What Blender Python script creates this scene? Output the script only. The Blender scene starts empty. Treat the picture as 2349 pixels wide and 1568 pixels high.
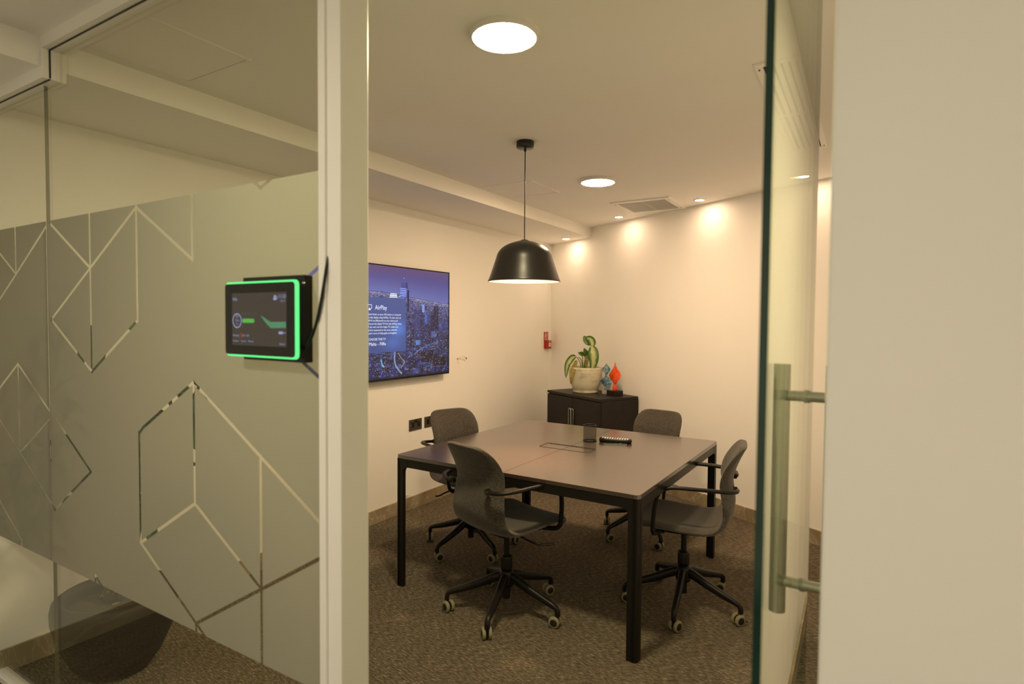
import bpy, bmesh, math, random
import numpy as np
from mathutils import Vector, Matrix
from mathutils.geometry import delaunay_2d_cdt

# ------------------------------------------------------------------ camera
S = bpy.context.scene
COL = S.collection
F_PX, YAW, PITCH, ROLL, CAM_H = 1348.5, -0.5473, 0.0349, 0.0078, 1.4715
fwd = Vector((math.sin(YAW)*math.cos(PITCH), math.cos(YAW)*math.cos(PITCH), -math.sin(PITCH)))
rgt = Vector((math.cos(YAW), -math.sin(YAW), 0))
up = rgt.cross(fwd)
r2 = rgt*math.cos(ROLL) + up*math.sin(ROLL)
u2 = -rgt*math.sin(ROLL) + up*math.cos(ROLL)
cam_data = bpy.data.cameras.new('camera')
cam = bpy.data.objects.new('camera', cam_data)
COL.objects.link(cam)
m = Matrix((r2, u2, -fwd)).transposed().to_4x4()
m.translation = (0, 0, CAM_H)
cam.matrix_world = m
cam_data.sensor_width = 36
cam_data.sensor_fit = 'HORIZONTAL'
cam_data.lens = F_PX*36/2349
cam_data.clip_start = 0.02
cam_data.dof.use_dof = True
cam_data.dof.focus_distance = 3.6
cam_data.dof.aperture_fstop = 2.8
S.camera = cam

# ------------------------------------------------------------------ world, exposure, lamp strengths
S.cycles.caustics_reflective = False
S.cycles.max_bounces = 16
S.cycles.diffuse_bounces = 10
S.cycles.transparent_max_bounces = 16
S.view_settings.view_transform = 'Standard'
S.view_settings.look = 'None'
S.view_settings.gamma = 1.0
S.view_settings.use_curve_mapping = False
S.view_settings.exposure = 0.06
world = bpy.data.worlds.new('world')
S.world = world
world.use_nodes = True
world.node_tree.nodes['Background'].inputs[0].default_value = (1.0, 0.8, 0.55, 1)
world.node_tree.nodes['Background'].inputs[1].default_value = 0.02
PANEL_COL = (1.0, 0.82, 0.48)      # round ceiling panel by the door
FAR_COL = (1.0, 0.68, 0.40)        # round ceiling panel further back
WARM_COL = (1.0, 0.69, 0.44)       # downlights
BULB_COL = (1.0, 0.58, 0.34)       # pendant bulb
HALL_COL = (1.0, 0.88, 0.67)       # corridor panels
P_PANEL_NEAR, P_PANEL_FAR = 275.0, 222.0     # emission strengths of the diffusers
P_HALL_L, P_HALL_R = 212.0, 98.0
P_SPOT = 145.0                     # emission strength of a downlight lens
P_GLOW = 3.2
P_BULB = 165.0

# ------------------------------------------------------------------ room numbers
HC, HS = 2.423, 2.325              # ceiling, underside of the dropped beam
XW, XB, YP, YC = -3.039, -2.426, 0.936, 5.817
PH = 1.0919
WD = Vector((math.sin(PH), -math.cos(PH), 0))     # along the far wall, away from the corner
WN = Vector((-math.cos(PH), -math.sin(PH), 0))    # out of the far wall into the room
CORNER = Vector((XW, YC, 0))
XR = -0.02                         # right wall of the room, just behind the open door
BASE_H = 0.0975
def far(s, o, z=0.0):
    v = CORNER + WD*s + WN*o
    return Vector((v.x, v.y, z))
WALL_ROT = math.atan2(WD.y, WD.x)  # local +x runs along the far wall, local -y into the room

# ------------------------------------------------------------------ materials
def lin(r, g, b):
    f = lambda c: c/12.92 if c <= 0.04045 else ((c+0.055)/1.055)**2.4
    return (f(r/255), f(g/255), f(b/255), 1)
def new_mat(name):
    mt = bpy.data.materials.new(name); mt.use_nodes = True
    nt = mt.node_tree
    return mt, nt, nt.nodes.get('Principled BSDF')
def pmat(name, col, rough=0.5, metal=0.0, noise=0.0, nscale=30, bump=0.0, bscale=200, spec=0.5, coat=0.0, space='Object'):
    mt, nt, b = new_mat(name)
    c = tuple(col) if len(col) == 4 else (*col, 1)
    b.inputs['Base Color'].default_value = c
    b.inputs['Roughness'].default_value = rough
    b.inputs['Metallic'].default_value = metal
    b.inputs['Specular IOR Level'].default_value = spec
    b.inputs['Coat Weight'].default_value = coat
    tc = nt.nodes.new('ShaderNodeTexCoord')
    if noise > 0:
        n = nt.nodes.new('ShaderNodeTexNoise'); n.inputs['Scale'].default_value = nscale
        n.inputs['Detail'].default_value = 4
        nt.links.new(tc.outputs[space], n.inputs['Vector'])
        r = nt.nodes.new('ShaderNodeValToRGB')
        r.color_ramp.elements[0].position = 0.3; r.color_ramp.elements[1].position = 0.7
        r.color_ramp.elements[0].color = (*[x*(1-noise) for x in c[:3]], 1)
        r.color_ramp.elements[1].color = (*[min(1, x*(1+noise)) for x in c[:3]], 1)
        nt.links.new(n.outputs['Fac'], r.inputs['Fac'])
        nt.links.new(r.outputs['Color'], b.inputs['Base Color'])
    if bump > 0:
        n2 = nt.nodes.new('ShaderNodeTexNoise'); n2.inputs['Scale'].default_value = bscale
        n2.inputs['Detail'].default_value = 3
        nt.links.new(tc.outputs[space], n2.inputs['Vector'])
        bp = nt.nodes.new('ShaderNodeBump'); bp.inputs['Strength'].default_value = bump
        bp.inputs['Distance'].default_value = 0.002
        nt.links.new(n2.outputs['Fac'], bp.inputs['Height'])
        nt.links.new(bp.outputs['Normal'], b.inputs['Normal'])
    return mt
def emat(name, col, strength):
    mt, nt, b = new_mat(name)
    b.inputs['Base Color'].default_value = (0.02, 0.02, 0.02, 1)
    b.inputs['Emission Color'].default_value = (*col[:3], 1)
    b.inputs['Emission Strength'].default_value = strength
    return mt

M = {}
M['wall'] = pmat('wall paint', (0.90, 0.89, 0.86), 0.7, noise=0.012, nscale=2.0, bump=0.06, bscale=90, spec=0.3)
M['ceiling'] = pmat('ceiling paint', (0.92, 0.91, 0.88), 0.85, noise=0.015, nscale=1.5, bump=0.05, bscale=60, spec=0.2)
M['white_metal'] = pmat('white powder coat', (0.86, 0.85, 0.81), 0.4, noise=0.01, nscale=8)
M['white_plastic'] = pmat('white plastic', (0.75, 0.74, 0.70), 0.45)
M['black_metal'] = pmat('black powder coat', (0.008, 0.007, 0.006), 0.40, noise=0.1, nscale=60, spec=0.3)
M['black_plastic'] = pmat('black plastic', (0.008, 0.008, 0.008), 0.38, spec=0.3)
M['shade_black'] = pmat('satin black lacquer', (0.012, 0.011, 0.010), 0.33)
M['shade_white'] = pmat('white shade lining', (0.85, 0.83, 0.78), 0.5)
M['steel'] = pmat('brushed steel', (0.42, 0.43, 0.38), 0.34, metal=1.0, noise=0.06, nscale=120)
M['chrome'] = pmat('chrome', (0.7, 0.7, 0.68), 0.15, metal=1.0)
M['silicone'] = pmat('clear silicone joint', (0.11, 0.10, 0.065), 0.4)
M['seal'] = pmat('dark rubber seal', (0.02, 0.025, 0.015), 0.6)
M['brass'] = pmat('dark nickel plate', (0.085, 0.070, 0.048), 0.36, metal=0.35)
M['socket_hole'] = pmat('black socket insert', (0.006, 0.006, 0.006), 0.4)
M['tyre'] = pmat('olive grey tyre', (0.24, 0.22, 0.13), 0.6)
M['caster_core'] = pmat('black caster disc', (0.012, 0.012, 0.012), 0.4)
M['cabinet'] = pmat('black brown veneer', (0.013, 0.0095, 0.0072), 0.45, noise=0.25, nscale=14, spec=0.3)
M['tabletop'] = pmat('dark brown laminate', (0.038, 0.021, 0.015), 0.22, noise=0.06, nscale=90, bump=0.03, bscale=600, spec=0.85, coat=0.55)
M['tabletop'].node_tree.nodes['Principled BSDF'].inputs['Coat Roughness'].default_value = 0.24
M['tabletop'].node_tree.nodes['Principled BSDF'].inputs['IOR'].default_value = 1.85
M['line'] = pmat('dark gap', (0.004, 0.004, 0.004), 0.7)
M['planter'] = pmat('charcoal planter', (0.009, 0.008, 0.0068), 0.65, noise=0.25, nscale=9)
M['soil'] = pmat('potting soil', (0.045, 0.03, 0.018), 0.95, noise=0.6, nscale=60, bump=0.6, bscale=70)
M['stem'] = pmat('green stem', (0.16, 0.22, 0.05), 0.5, noise=0.2, nscale=40)
M['bark'] = pmat('woody stem', (0.10, 0.075, 0.04), 0.8, noise=0.3, nscale=40)
M['leaf_dark'] = pmat('dark green leaf', (0.028, 0.075, 0.014), 0.38, noise=0.35, nscale=10)
M['leaf_dry'] = pmat('withered leaf', (0.23, 0.19, 0.035), 0.6, noise=0.45, nscale=45)
M['red'] = pmat('red plastic', (0.38, 0.015, 0.01), 0.35)
M['sign_red'] = pmat('red sign print', (0.42, 0.03, 0.015), 0.45)
M['sign_white'] = pmat('white sign print', (0.8, 0.75, 0.68), 0.5)
M['ink'] = pmat('grey ink', (0.12, 0.1, 0.09), 0.6)
M['stone_pot'] = None

def carpet_mat():
    mt, nt, b = new_mat('flecked carpet')
    tc = nt.nodes.new('ShaderNodeTexCoord')
    mp = nt.nodes.new('ShaderNodeMapping'); mp.inputs['Scale'].default_value = (34, 210, 1)
    mp.inputs['Rotation'].default_value = (0, 0, math.radians(8))
    nt.links.new(tc.outputs['Object'], mp.inputs['Vector'])
    n = nt.nodes.new('ShaderNodeTexNoise'); n.inputs['Scale'].default_value = 1.0; n.inputs['Detail'].default_value = 5
    n.inputs['Roughness'].default_value = 0.75
    nt.links.new(mp.outputs['Vector'], n.inputs['Vector'])
    r = nt.nodes.new('ShaderNodeValToRGB')
    e = r.color_ramp.elements
    e[0].position = 0.36; e[0].color = (0.052, 0.044, 0.031, 1)
    e[1].position = 0.66; e[1].color = (0.46, 0.39, 0.28, 1)
    x = e.new(0.52); x.color = (0.155, 0.128, 0.088, 1)
    nt.links.new(n.outputs['Fac'], r.inputs['Fac'])
    n2 = nt.nodes.new('ShaderNodeTexNoise'); n2.inputs['Scale'].default_value = 3.0; n2.inputs['Detail'].default_value = 3
    nt.links.new(tc.outputs['Object'], n2.inputs['Vector'])
    mx = nt.nodes.new('ShaderNodeMix'); mx.data_type = 'RGBA'; mx.blend_type = 'MULTIPLY'
    mx.inputs[0].default_value = 0.35
    nt.links.new(r.outputs['Color'], mx.inputs[6])
    nt.links.new(n2.outputs['Fac'], mx.inputs[7])
    nt.links.new(mx.outputs[2], b.inputs['Base Color'])
    b.inputs['Roughness'].default_value = 0.95
    b.inputs['Specular IOR Level'].default_value = 0.1
    bp = nt.nodes.new('ShaderNodeBump'); bp.inputs['Strength'].default_value = 0.7; bp.inputs['Distance'].default_value = 0.004
    nt.links.new(n.outputs['Fac'], bp.inputs['Height'])
    nt.links.new(bp.outputs['Normal'], b.inputs['Normal'])
    return mt
M['carpet'] = carpet_mat()

def marble_mat():
    mt, nt, b = new_mat('beige marble skirting')
    tc = nt.nodes.new('ShaderNodeTexCoord')
    n = nt.nodes.new('ShaderNodeTexNoise'); n.inputs['Scale'].default_value = 2.5; n.inputs['Detail'].default_value = 8
    n.inputs['Distortion'].default_value = 1.6
    nt.links.new(tc.outputs['Object'], n.inputs['Vector'])
    r = nt.nodes.new('ShaderNodeValToRGB')
    e = r.color_ramp.elements
    e[0].position = 0.3; e[0].color = (0.22, 0.17, 0.10, 1)
    e[1].position = 0.7; e[1].color = (0.42, 0.35, 0.24, 1)
    v = e.new(0.505); v.color = (0.34, 0.28, 0.185, 1)
    v2 = e.new(0.515); v2.color = (0.52, 0.46, 0.36, 1)
    v3 = e.new(0.525); v3.color = (0.34, 0.28, 0.185, 1)
    nt.links.new(n.outputs['Fac'], r.inputs['Fac'])
    nt.links.new(r.outputs['Color'], b.inputs['Base Color'])
    b.inputs['Roughness'].default_value = 0.28
    return mt
M['marble'] = marble_mat()

def fabric_mat():
    mt, nt, b = new_mat('grey melange upholstery')
    tc = nt.nodes.new('ShaderNodeTexCoord')
    mp = nt.nodes.new('ShaderNodeMapping'); mp.inputs['Scale'].default_value = (420, 420, 110)
    nt.links.new(tc.outputs['Object'], mp.inputs['Vector'])
    n = nt.nodes.new('ShaderNodeTexNoise'); n.inputs['Scale'].default_value = 1; n.inputs['Detail'].default_value = 3
    nt.links.new(mp.outputs['Vector'], n.inputs['Vector'])
    r = nt.nodes.new('ShaderNodeValToRGB')
    e = r.color_ramp.elements
    e[0].position = 0.35; e[0].color = (0.026, 0.023, 0.020, 1)
    e[1].position = 0.66; e[1].color = (0.11, 0.096, 0.079, 1)
    nt.links.new(n.outputs['Fac'], r.inputs['Fac'])
    nt.links.new(r.outputs['Color'], b.inputs['Base Color'])
    b.inputs['Roughness'].default_value = 0.9
    b.inputs['Specular IOR Level'].default_value = 0.15
    b.inputs['Sheen Weight'].default_value = 0.25
    b.inputs['Sheen Roughness'].default_value = 0.5
    bp = nt.nodes.new('ShaderNodeBump'); bp.inputs['Strength'].default_value = 0.3; bp.inputs['Distance'].default_value = 0.001
    nt.links.new(n.outputs['Fac'], bp.inputs['Height'])
    nt.links.new(bp.outputs['Normal'], b.inputs['Normal'])
    return mt
M['fabric'] = fabric_mat()

def glass_mat(name, tint, gloss=1.0, f0=0.04):
    mt, nt, b = new_mat(name)
    nt.nodes.remove(b)
    out = nt.nodes['Material Output']
    geo = nt.nodes.new('ShaderNodeNewGeometry')
    dot = nt.nodes.new('ShaderNodeVectorMath'); dot.operation = 'DOT_PRODUCT'
    nt.links.new(geo.outputs['Incoming'], dot.inputs[0]); nt.links.new(geo.outputs['Normal'], dot.inputs[1])
    ab = nt.nodes.new('ShaderNodeMath'); ab.operation = 'ABSOLUTE'; nt.links.new(dot.outputs['Value'], ab.inputs[0])
    om = nt.nodes.new('ShaderNodeMath'); om.operation = 'SUBTRACT'; om.inputs[0].default_value = 1; nt.links.new(ab.outputs[0], om.inputs[1])
    pw = nt.nodes.new('ShaderNodeMath'); pw.operation = 'POWER'; pw.inputs[1].default_value = 5; nt.links.new(om.outputs[0], pw.inputs[0])
    ma = nt.nodes.new('ShaderNodeMath'); ma.operation = 'MULTIPLY_ADD'; ma.inputs[1].default_value = (1-f0)*gloss; ma.inputs[2].default_value = f0*gloss
    nt.links.new(pw.outputs[0], ma.inputs[0])
    tr = nt.nodes.new('ShaderNodeBsdfTransparent'); tr.inputs['Color'].default_value = (*tint, 1)
    gl = nt.nodes.new('ShaderNodeBsdfGlossy'); gl.inputs['Roughness'].default_value = 0.0
    gl.inputs['Color'].default_value = (0.95, 0.97, 0.92, 1)
    mx = nt.nodes.new('ShaderNodeMixShader')
    nt.links.new(ma.outputs[0], mx.inputs[0]); nt.links.new(tr.outputs[0], mx.inputs[1]); nt.links.new(gl.outputs[0], mx.inputs[2])
    nt.links.new(mx.outputs[0], out.inputs['Surface'])
    return mt
M['glass'] = glass_mat('tinted partition glass', (0.925, 0.935, 0.89))
M['door_glass'] = glass_mat('door glass', (0.90, 0.93, 0.86), gloss=1.0)
M['glass_edge'] = pmat('green glass edge', (0.006, 0.035, 0.026), 0.12, noise=0.3, nscale=6, spec=0.6)

def film_mat():
    mt, nt, b = new_mat('frosted window film')
    nt.nodes.remove(b)
    out = nt.nodes['Material Output']
    d = nt.nodes.new('ShaderNodeBsdfDiffuse'); d.inputs['Color'].default_value = (0.315, 0.32, 0.275, 1)
    t = nt.nodes.new('ShaderNodeBsdfTranslucent'); t.inputs['Color'].default_value = (0.42, 0.43, 0.36, 1)
    mx = nt.nodes.new('ShaderNodeMixShader'); mx.inputs[0].default_value = 0.45
    nt.links.new(d.outputs[0], mx.inputs[1]); nt.links.new(t.outputs[0], mx.inputs[2])
    nt.links.new(mx.outputs[0], out.inputs['Surface'])
    return mt
M['film'] = film_mat()

def pot_mat():
    mt, nt, b = new_mat('weathered stoneware')
    tc = nt.nodes.new('ShaderNodeTexCoord')
    n = nt.nodes.new('ShaderNodeTexNoise'); n.inputs['Scale'].default_value = 14; n.inputs['Detail'].default_value = 6
    nt.links.new(tc.outputs['Object'], n.inputs['Vector'])
    mp = nt.nodes.new('ShaderNodeMapping'); mp.inputs['Scale'].default_value = (3, 3, 60)
    nt.links.new(tc.outputs['Object'], mp.inputs['Vector'])
    n2 = nt.nodes.new('ShaderNodeTexNoise'); n2.inputs['Scale'].default_value = 1.0
    nt.links.new(mp.outputs['Vector'], n2.inputs['Vector'])
    a = nt.nodes.new('ShaderNodeMath'); a.operation = 'ADD'; nt.links.new(n.outputs['Fac'], a.inputs[0]); nt.links.new(n2.outputs['Fac'], a.inputs[1])
    r = nt.nodes.new('ShaderNodeValToRGB')
    e = r.color_ramp.elements
    e[0].position = 0.7; e[0].color = (0.42, 0.40, 0.29, 1)
    e[1].position = 1.25/1.3; e[1].color = (0.66, 0.63, 0.48, 1)
    nt.links.new(a.outputs[0], r.inputs['Fac'])
    nt.links.new(r.outputs['Color'], b.inputs['Base Color'])
    b.inputs['Roughness'].default_value = 0.7
    return mt
M['stone_pot'] = pot_mat()

def variegated_mat():
    mt, nt, b = new_mat('variegated leaf')
    uv = nt.nodes.new('ShaderNodeUVMap'); uv.uv_map = 'leaf'
    sep = nt.nodes.new('ShaderNodeSeparateXYZ'); nt.links.new(uv.outputs['UV'], sep.inputs[0])
    ab = nt.nodes.new('ShaderNodeMath'); ab.operation = 'ABSOLUTE'; nt.links.new(sep.outputs['Y'], ab.inputs[0])
    n = nt.nodes.new('ShaderNodeTexNoise'); n.inputs['Scale'].default_value = 9; n.inputs['Detail'].default_value = 4
    nt.links.new(uv.outputs['UV'], n.inputs['Vector'])
    ma = nt.nodes.new('ShaderNodeMath'); ma.operation = 'MULTIPLY_ADD'; ma.inputs[1].default_value = 0.9; nt.links.new(n.outputs['Fac'], ma.inputs[0])
    nt.links.new(ab.outputs[0], ma.inputs[2])
    r = nt.nodes.new('ShaderNodeValToRGB')
    e = r.color_ramp.elements
    e[0].position = 0.88; e[0].color = (0.30, 0.36, 0.12, 1)
    e[1].position = 0.98; e[1].color = (0.045, 0.125, 0.014, 1)
    x = e.new(0.74); x.color = (0.40, 0.44, 0.19, 1)
    nt.links.new(ma.outputs[0], r.inputs['Fac'])
    nt.links.new(r.outputs['Color'], b.inputs['Base Color'])
    b.inputs['Roughness'].default_value = 0.4
    return mt
M['leaf_var'] = variegated_mat()
M['leaf_green'] = pmat('green leaf', (0.06, 0.14, 0.018), 0.4, noise=0.35, nscale=25)

def art_glass(name, c0, c1, trans):
    mt, nt, b = new_mat(name)
    tc = nt.nodes.new('ShaderNodeTexCoord')
    w = nt.nodes.new('ShaderNodeTexNoise'); w.inputs['Scale'].default_value = 22; w.inputs['Distortion'].default_value = 2.0
    nt.links.new(tc.outputs['Object'], w.inputs['Vector'])
    r = nt.nodes.new('ShaderNodeValToRGB')
    r.color_ramp.elements[0].position = 0.42; r.color_ramp.elements[0].color = (*c0, 1)
    r.color_ramp.elements[1].position = 0.60; r.color_ramp.elements[1].color = (*c1, 1)
    nt.links.new(w.outputs['Fac'], r.inputs['Fac'])
    nt.links.new(r.outputs['Color'], b.inputs['Base Color'])
    b.inputs['Roughness'].default_value = 0.04
    b.inputs['Transmission Weight'].default_value = trans
    b.inputs['IOR'].default_value = 1.45
    return mt
M['orange_glass'] = art_glass('orange art glass', (0.85, 0.06, 0.01), (0.95, 0.16, 0.03), 0.25)
M['blue_glass'] = art_glass('blue streaked art glass', (0.02, 0.25, 0.50), (0.75, 0.85, 0.88), 0.75)
M['clear_block'] = art_glass('clear glass block', (0.85, 0.85, 0.82), (0.95, 0.95, 0.92), 0.7)

def mesh_wire_mat():
    mt, nt, b = new_mat('fine black wire mesh')
    out = nt.nodes['Material Output']
    b.inputs['Base Color'].default_value = (0.015, 0.014, 0.013, 1); b.inputs['Roughness'].default_value = 0.4
    tr = nt.nodes.new('ShaderNodeBsdfTransparent')
    mx = nt.nodes.new('ShaderNodeMixShader'); mx.inputs[0].default_value = 0.42
    nt.links.new(tr.outputs[0], mx.inputs[1]); nt.links.new(b.outputs[0], mx.inputs[2])
    nt.links.new(mx.outputs[0], out.inputs['Surface'])
    return mt
M['wire'] = mesh_wire_mat()
M['panel_near'] = emat('panel diffuser near', PANEL_COL, P_PANEL_NEAR)
M['panel_far'] = emat('panel diffuser far', FAR_COL, P_PANEL_FAR)
M['panel_hall_left'] = emat('panel diffuser hall left', HALL_COL, P_HALL_L)
M['panel_hall_right'] = emat('panel diffuser hall right', HALL_COL, P_HALL_R)
M['spot_lens'] = emat('downlight lens', WARM_COL, P_SPOT)
M['bulb'] = emat('bulb glass', BULB_COL, 6)
M['led'] = emat('green led strip', (0.13, 1.0, 0.27), 1.0)
def vcol_emit(name, attr, strength):
    mt, nt, b = new_mat(name)
    at = nt.nodes.new('ShaderNodeVertexColor'); at.layer_name = attr
    b.inputs['Base Color'].default_value = (0.008, 0.008, 0.009, 1)
    b.inputs['Roughness'].default_value = 0.25
    nt.links.new(at.outputs['Color'], b.inputs['Emission Color'])
    b.inputs['Emission Strength'].default_value = strength
    return mt
M['screen'] = vcol_emit('lit screen picture', 'picture', 1.0)
def flat_emit(name, rgb, k=1.0):
    return emat(name, lin(*rgb), k)
M['txt_white'] = flat_emit('screen white text', (240, 244, 255), 1.0)
M['txt_grey'] = flat_emit('screen grey text', (70, 68, 66), 1.0)
M['tab_bg'] = flat_emit('tablet screen', (52, 44, 39), 0.75)
M['tab_pale'] = flat_emit('tablet pale text', (140, 145, 185), 1.0)
M['tab_green'] = flat_emit('tablet green', (72, 165, 62), 1.0)
M['tab_red'] = flat_emit('tablet red', (150, 50, 35), 1.0)
M['tab_teal'] = flat_emit('tablet teal', (62, 125, 88), 1.0)

# ------------------------------------------------------------------ mesh helpers
def props(o, label=None, cat=None, group=None, kind=None):
    if label: o['label'] = label
    if cat: o['category'] = cat
    if group: o['group'] = group
    if kind: o['kind'] = kind
    return o
class MB:
    """collects shapes into one mesh; mats by slot"""
    def __init__(self):
        self.bm = bmesh.new(); self.mats = []; self.smooth = False
    def slot(self, mt):
        if mt not in self.mats: self.mats.append(mt)
        return self.mats.index(mt)
    def _set(self, faces, mt, smooth):
        i = self.slot(mt)
        for f in faces:
            f.material_index = i; f.smooth = smooth
    def box(self, c, s, mt, rot=None, bev=0.0, seg=2):
        mx = Matrix.Translation(Vector(c))
        if rot is not None:
            mx = mx @ (rot if isinstance(rot, Matrix) else Matrix.Rotation(rot, 4, 'Z'))
        mx = mx @ Matrix.Diagonal((*s, 1))
        n0 = set(self.bm.faces)
        r = bmesh.ops.create_cube(self.bm, size=1, matrix=mx)
        if bev > 0:
            ed = list({e for v in r['verts'] for e in v.link_edges})
            bmesh.ops.bevel(self.bm, geom=ed, offset=bev, segments=seg, affect='EDGES', profile=0.5)
        self._set([f for f in self.bm.faces if f not in n0], mt, False)
        return self
    def poly(self, pts, mt, smooth=False):
        vs = [self.bm.verts.new(p) for p in pts]
        f = self.bm.faces.new(vs); self._set([f], mt, smooth); return self
    def prism(self, pts2, z0, z1, mt, mx=Matrix.Identity(4), smooth=False):
        """2D outline extruded from z0 to z1 in the frame mx"""
        a = [self.bm.verts.new(mx @ Vector((x, y, z0))) for x, y in pts2]
        b = [self.bm.verts.new(mx @ Vector((x, y, z1))) for x, y in pts2]
        n = len(a); fs = [self.bm.faces.new(a[::-1]), self.bm.faces.new(b)]
        self._set(fs, mt, False)
        sd = [self.bm.faces.new((a[i], a[(i+1) % n], b[(i+1) % n], b[i])) for i in range(n)]
        self._set(sd, mt, smooth); return self
    def lathe(self, prof, mt, seg=32, c=(0, 0, 0), mx=Matrix.Identity(4), smooth=True):
        """profile list of (r, z)"""
        c = Vector(c); rings = []
        for r, z in prof:
            if r < 1e-6:
                rings.append([self.bm.verts.new(mx @ (c + Vector((0, 0, z))))])
            else:
                rings.append([self.bm.verts.new(mx @ (c + Vector((r*math.cos(2*math.pi*i/seg), r*math.sin(2*math.pi*i/seg), z)))) for i in range(seg)])
        fs = []
        for a, b in zip(rings, rings[1:]):
            for i in range(seg):
                j = (i+1) % seg
                if len(a) == 1 and len(b) == 1: continue
                if len(a) == 1: fs.append(self.bm.faces.new((a[0], b[j], b[i])))
                elif len(b) == 1: fs.append(self.bm.faces.new((a[i], a[j], b[0])))
                else: fs.append(self.bm.faces.new((a[i], a[j], b[j], b[i])))
        self._set(fs, mt, smooth); return self
    def cyl(self, a, b, r, mt, seg=20, r_end=None, smooth=True):
        a, b = Vector(a), Vector(b)
        d = b - a; L = d.length
        q = d.to_track_quat('Z', 'Y').to_matrix().to_4x4()
        mx = Matrix.Translation(a) @ q
        r1 = r if r_end is None else r_end
        self.lathe([(0, 0), (r, 0)], mt, seg, mx=mx, smooth=False)
        self.lathe([(r, 0), (r1, L)], mt, seg, mx=mx, smooth=smooth)
        self.lathe([(r1, L), (0, L)], mt, seg, mx=mx, smooth=False)
        return self
    def sweep(self, pts, secs, mt, seg=12, upv=(0, 0, 1), closed=False, smooth=True, power=2.0):
        """tube through pts; secs = one (half width, half height) or a list; superellipse section"""
        P = [Vector(p) for p in pts]; n = len(P)
        if isinstance(secs, tuple): secs = [secs]*n
        rings = []
        upv = Vector(upv); prev = None
        for i in range(n):
            t = ((P[(i+1) % n] - P[i-1]) if closed else (P[min(i+1, n-1)] - P[max(i-1, 0)])).normalized()
            u = upv if prev is None else prev
            s = t.cross(u)
            if s.length < 1e-4: s = t.cross(Vector((0.1, 1, 0.03)))
            s.normalize(); u = s.cross(t).normalized(); prev = u
            w, h = secs[i]; ring = []
            for k in range(seg):
                a = 2*math.pi*k/seg; ca, sa = math.cos(a), math.sin(a)
                x = w*math.copysign(abs(ca)**(2/power), ca); y = h*math.copysign(abs(sa)**(2/power), sa)
                ring.append(self.bm.verts.new(P[i] + s*x + u*y))
            rings.append(ring)
        fs = []
        pr = list(zip(rings, rings[1:])) + ([(rings[-1], rings[0])] if closed else [])
        for a, b in pr:
            for k in range(seg):
                j = (k+1) % seg
                fs.append(self.bm.faces.new((a[k], a[j], b[j], b[k])))
        self._set(fs, mt, smooth)
        if not closed:
            self._set([self.bm.faces.new(rings[0][::-1]), self.bm.faces.new(rings[-1])], mt, False)
        return self
    def mesh(self, name):
        bmesh.ops.recalc_face_normals(self.bm, faces=self.bm.faces)
        me = bpy.data.meshes.new(name)
        self.bm.to_mesh(me); self.bm.free()
        for mt in self.mats: me.materials.append(mt)
        return me
    def build(self, name, parent=None, loc=None, rotz=0.0, **kw):
        o = bpy.data.objects.new(name, self.mesh(name))
        COL.objects.link(o)
        if parent: o.parent = parent
        if loc is not None: o.location = loc
        if rotz: o.rotation_euler = (0, 0, rotz)
        return props(o, **kw)
def thing(name, label, cat, loc=(0, 0, 0), rotz=0.0, group=None):
    o = bpy.data.objects.new(name, None); COL.objects.link(o)
    o.empty_display_size = 0.1
    o.location = loc; o.rotation_euler = (0, 0, rotz)
    return props(o, label, cat, group)
def smooth_path(pts, k=6):
    """Catmull-Rom"""
    P = [Vector(p) for p in pts]; out = []
    for i in range(len(P)-1):
        p0, p1, p2, p3 = P[max(i-1, 0)], P[i], P[i+1], P[min(i+2, len(P)-1)]
        for j in range(k):
            t = j/k
            out.append(0.5*((2*p1) + (-p0+p2)*t + (2*p0-5*p1+4*p2-p3)*t*t + (-p0+3*p1-3*p2+p3)*t**3))
    out.append(P[-1]); return out
def rrect(w, h, r, n=6, cx=0, cy=0):
    pts = []
    for (sx, sy, a0) in ((1, 1, 0), (-1, 1, 90), (-1, -1, 180), (1, -1, 270)):
        for i in range(n+1):
            a = math.radians(a0 + 90*i/n)
            pts.append((cx + sx*(w/2-r) + r*math.cos(a), cy + sy*(h/2-r) + r*math.sin(a)))
    return pts
def text_mesh(lines, mt, name):
    """lines: (string, x, y, size, width or None); returns ONE mesh in the local xy plane"""
    big = bmesh.new()
    for (s, x, y, size, width) in lines:
        cu = bpy.data.curves.new('glyphs', 'FONT'); cu.body = s; cu.size = size; cu.resolution_u = 2
        ob = bpy.data.objects.new('glyphs', cu); COL.objects.link(ob)
        dg = bpy.context.evaluated_depsgraph_get()
        me = bpy.data.meshes.new_from_object(ob.evaluated_get(dg))
        bpy.data.objects.remove(ob); bpy.data.curves.remove(cu)
        xs = [v.co.x for v in me.vertices]
        k = 1.0 if width is None or not xs else width/(max(xs)-min(xs))
        for v in me.vertices: v.co = (x + v.co.x*k, y + v.co.y, 0)
        big.from_mesh(me); bpy.data.meshes.remove(me)
    out = bpy.data.meshes.new(name); big.to_mesh(out); big.free()
    out.materials.append(mt)
    return out
def copy_thing(root):
    r = root.copy(); COL.objects.link(r)
    for ch in list(root.children):
        c = ch.copy(); COL.objects.link(c); c.parent = r; c.matrix_parent_inverse = ch.matrix_parent_inverse.copy()
        for g in list(ch.children):
            d = g.copy(); COL.objects.link(d); d.parent = c; d.matrix_parent_inverse = g.matrix_parent_inverse.copy()
    return r

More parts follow.
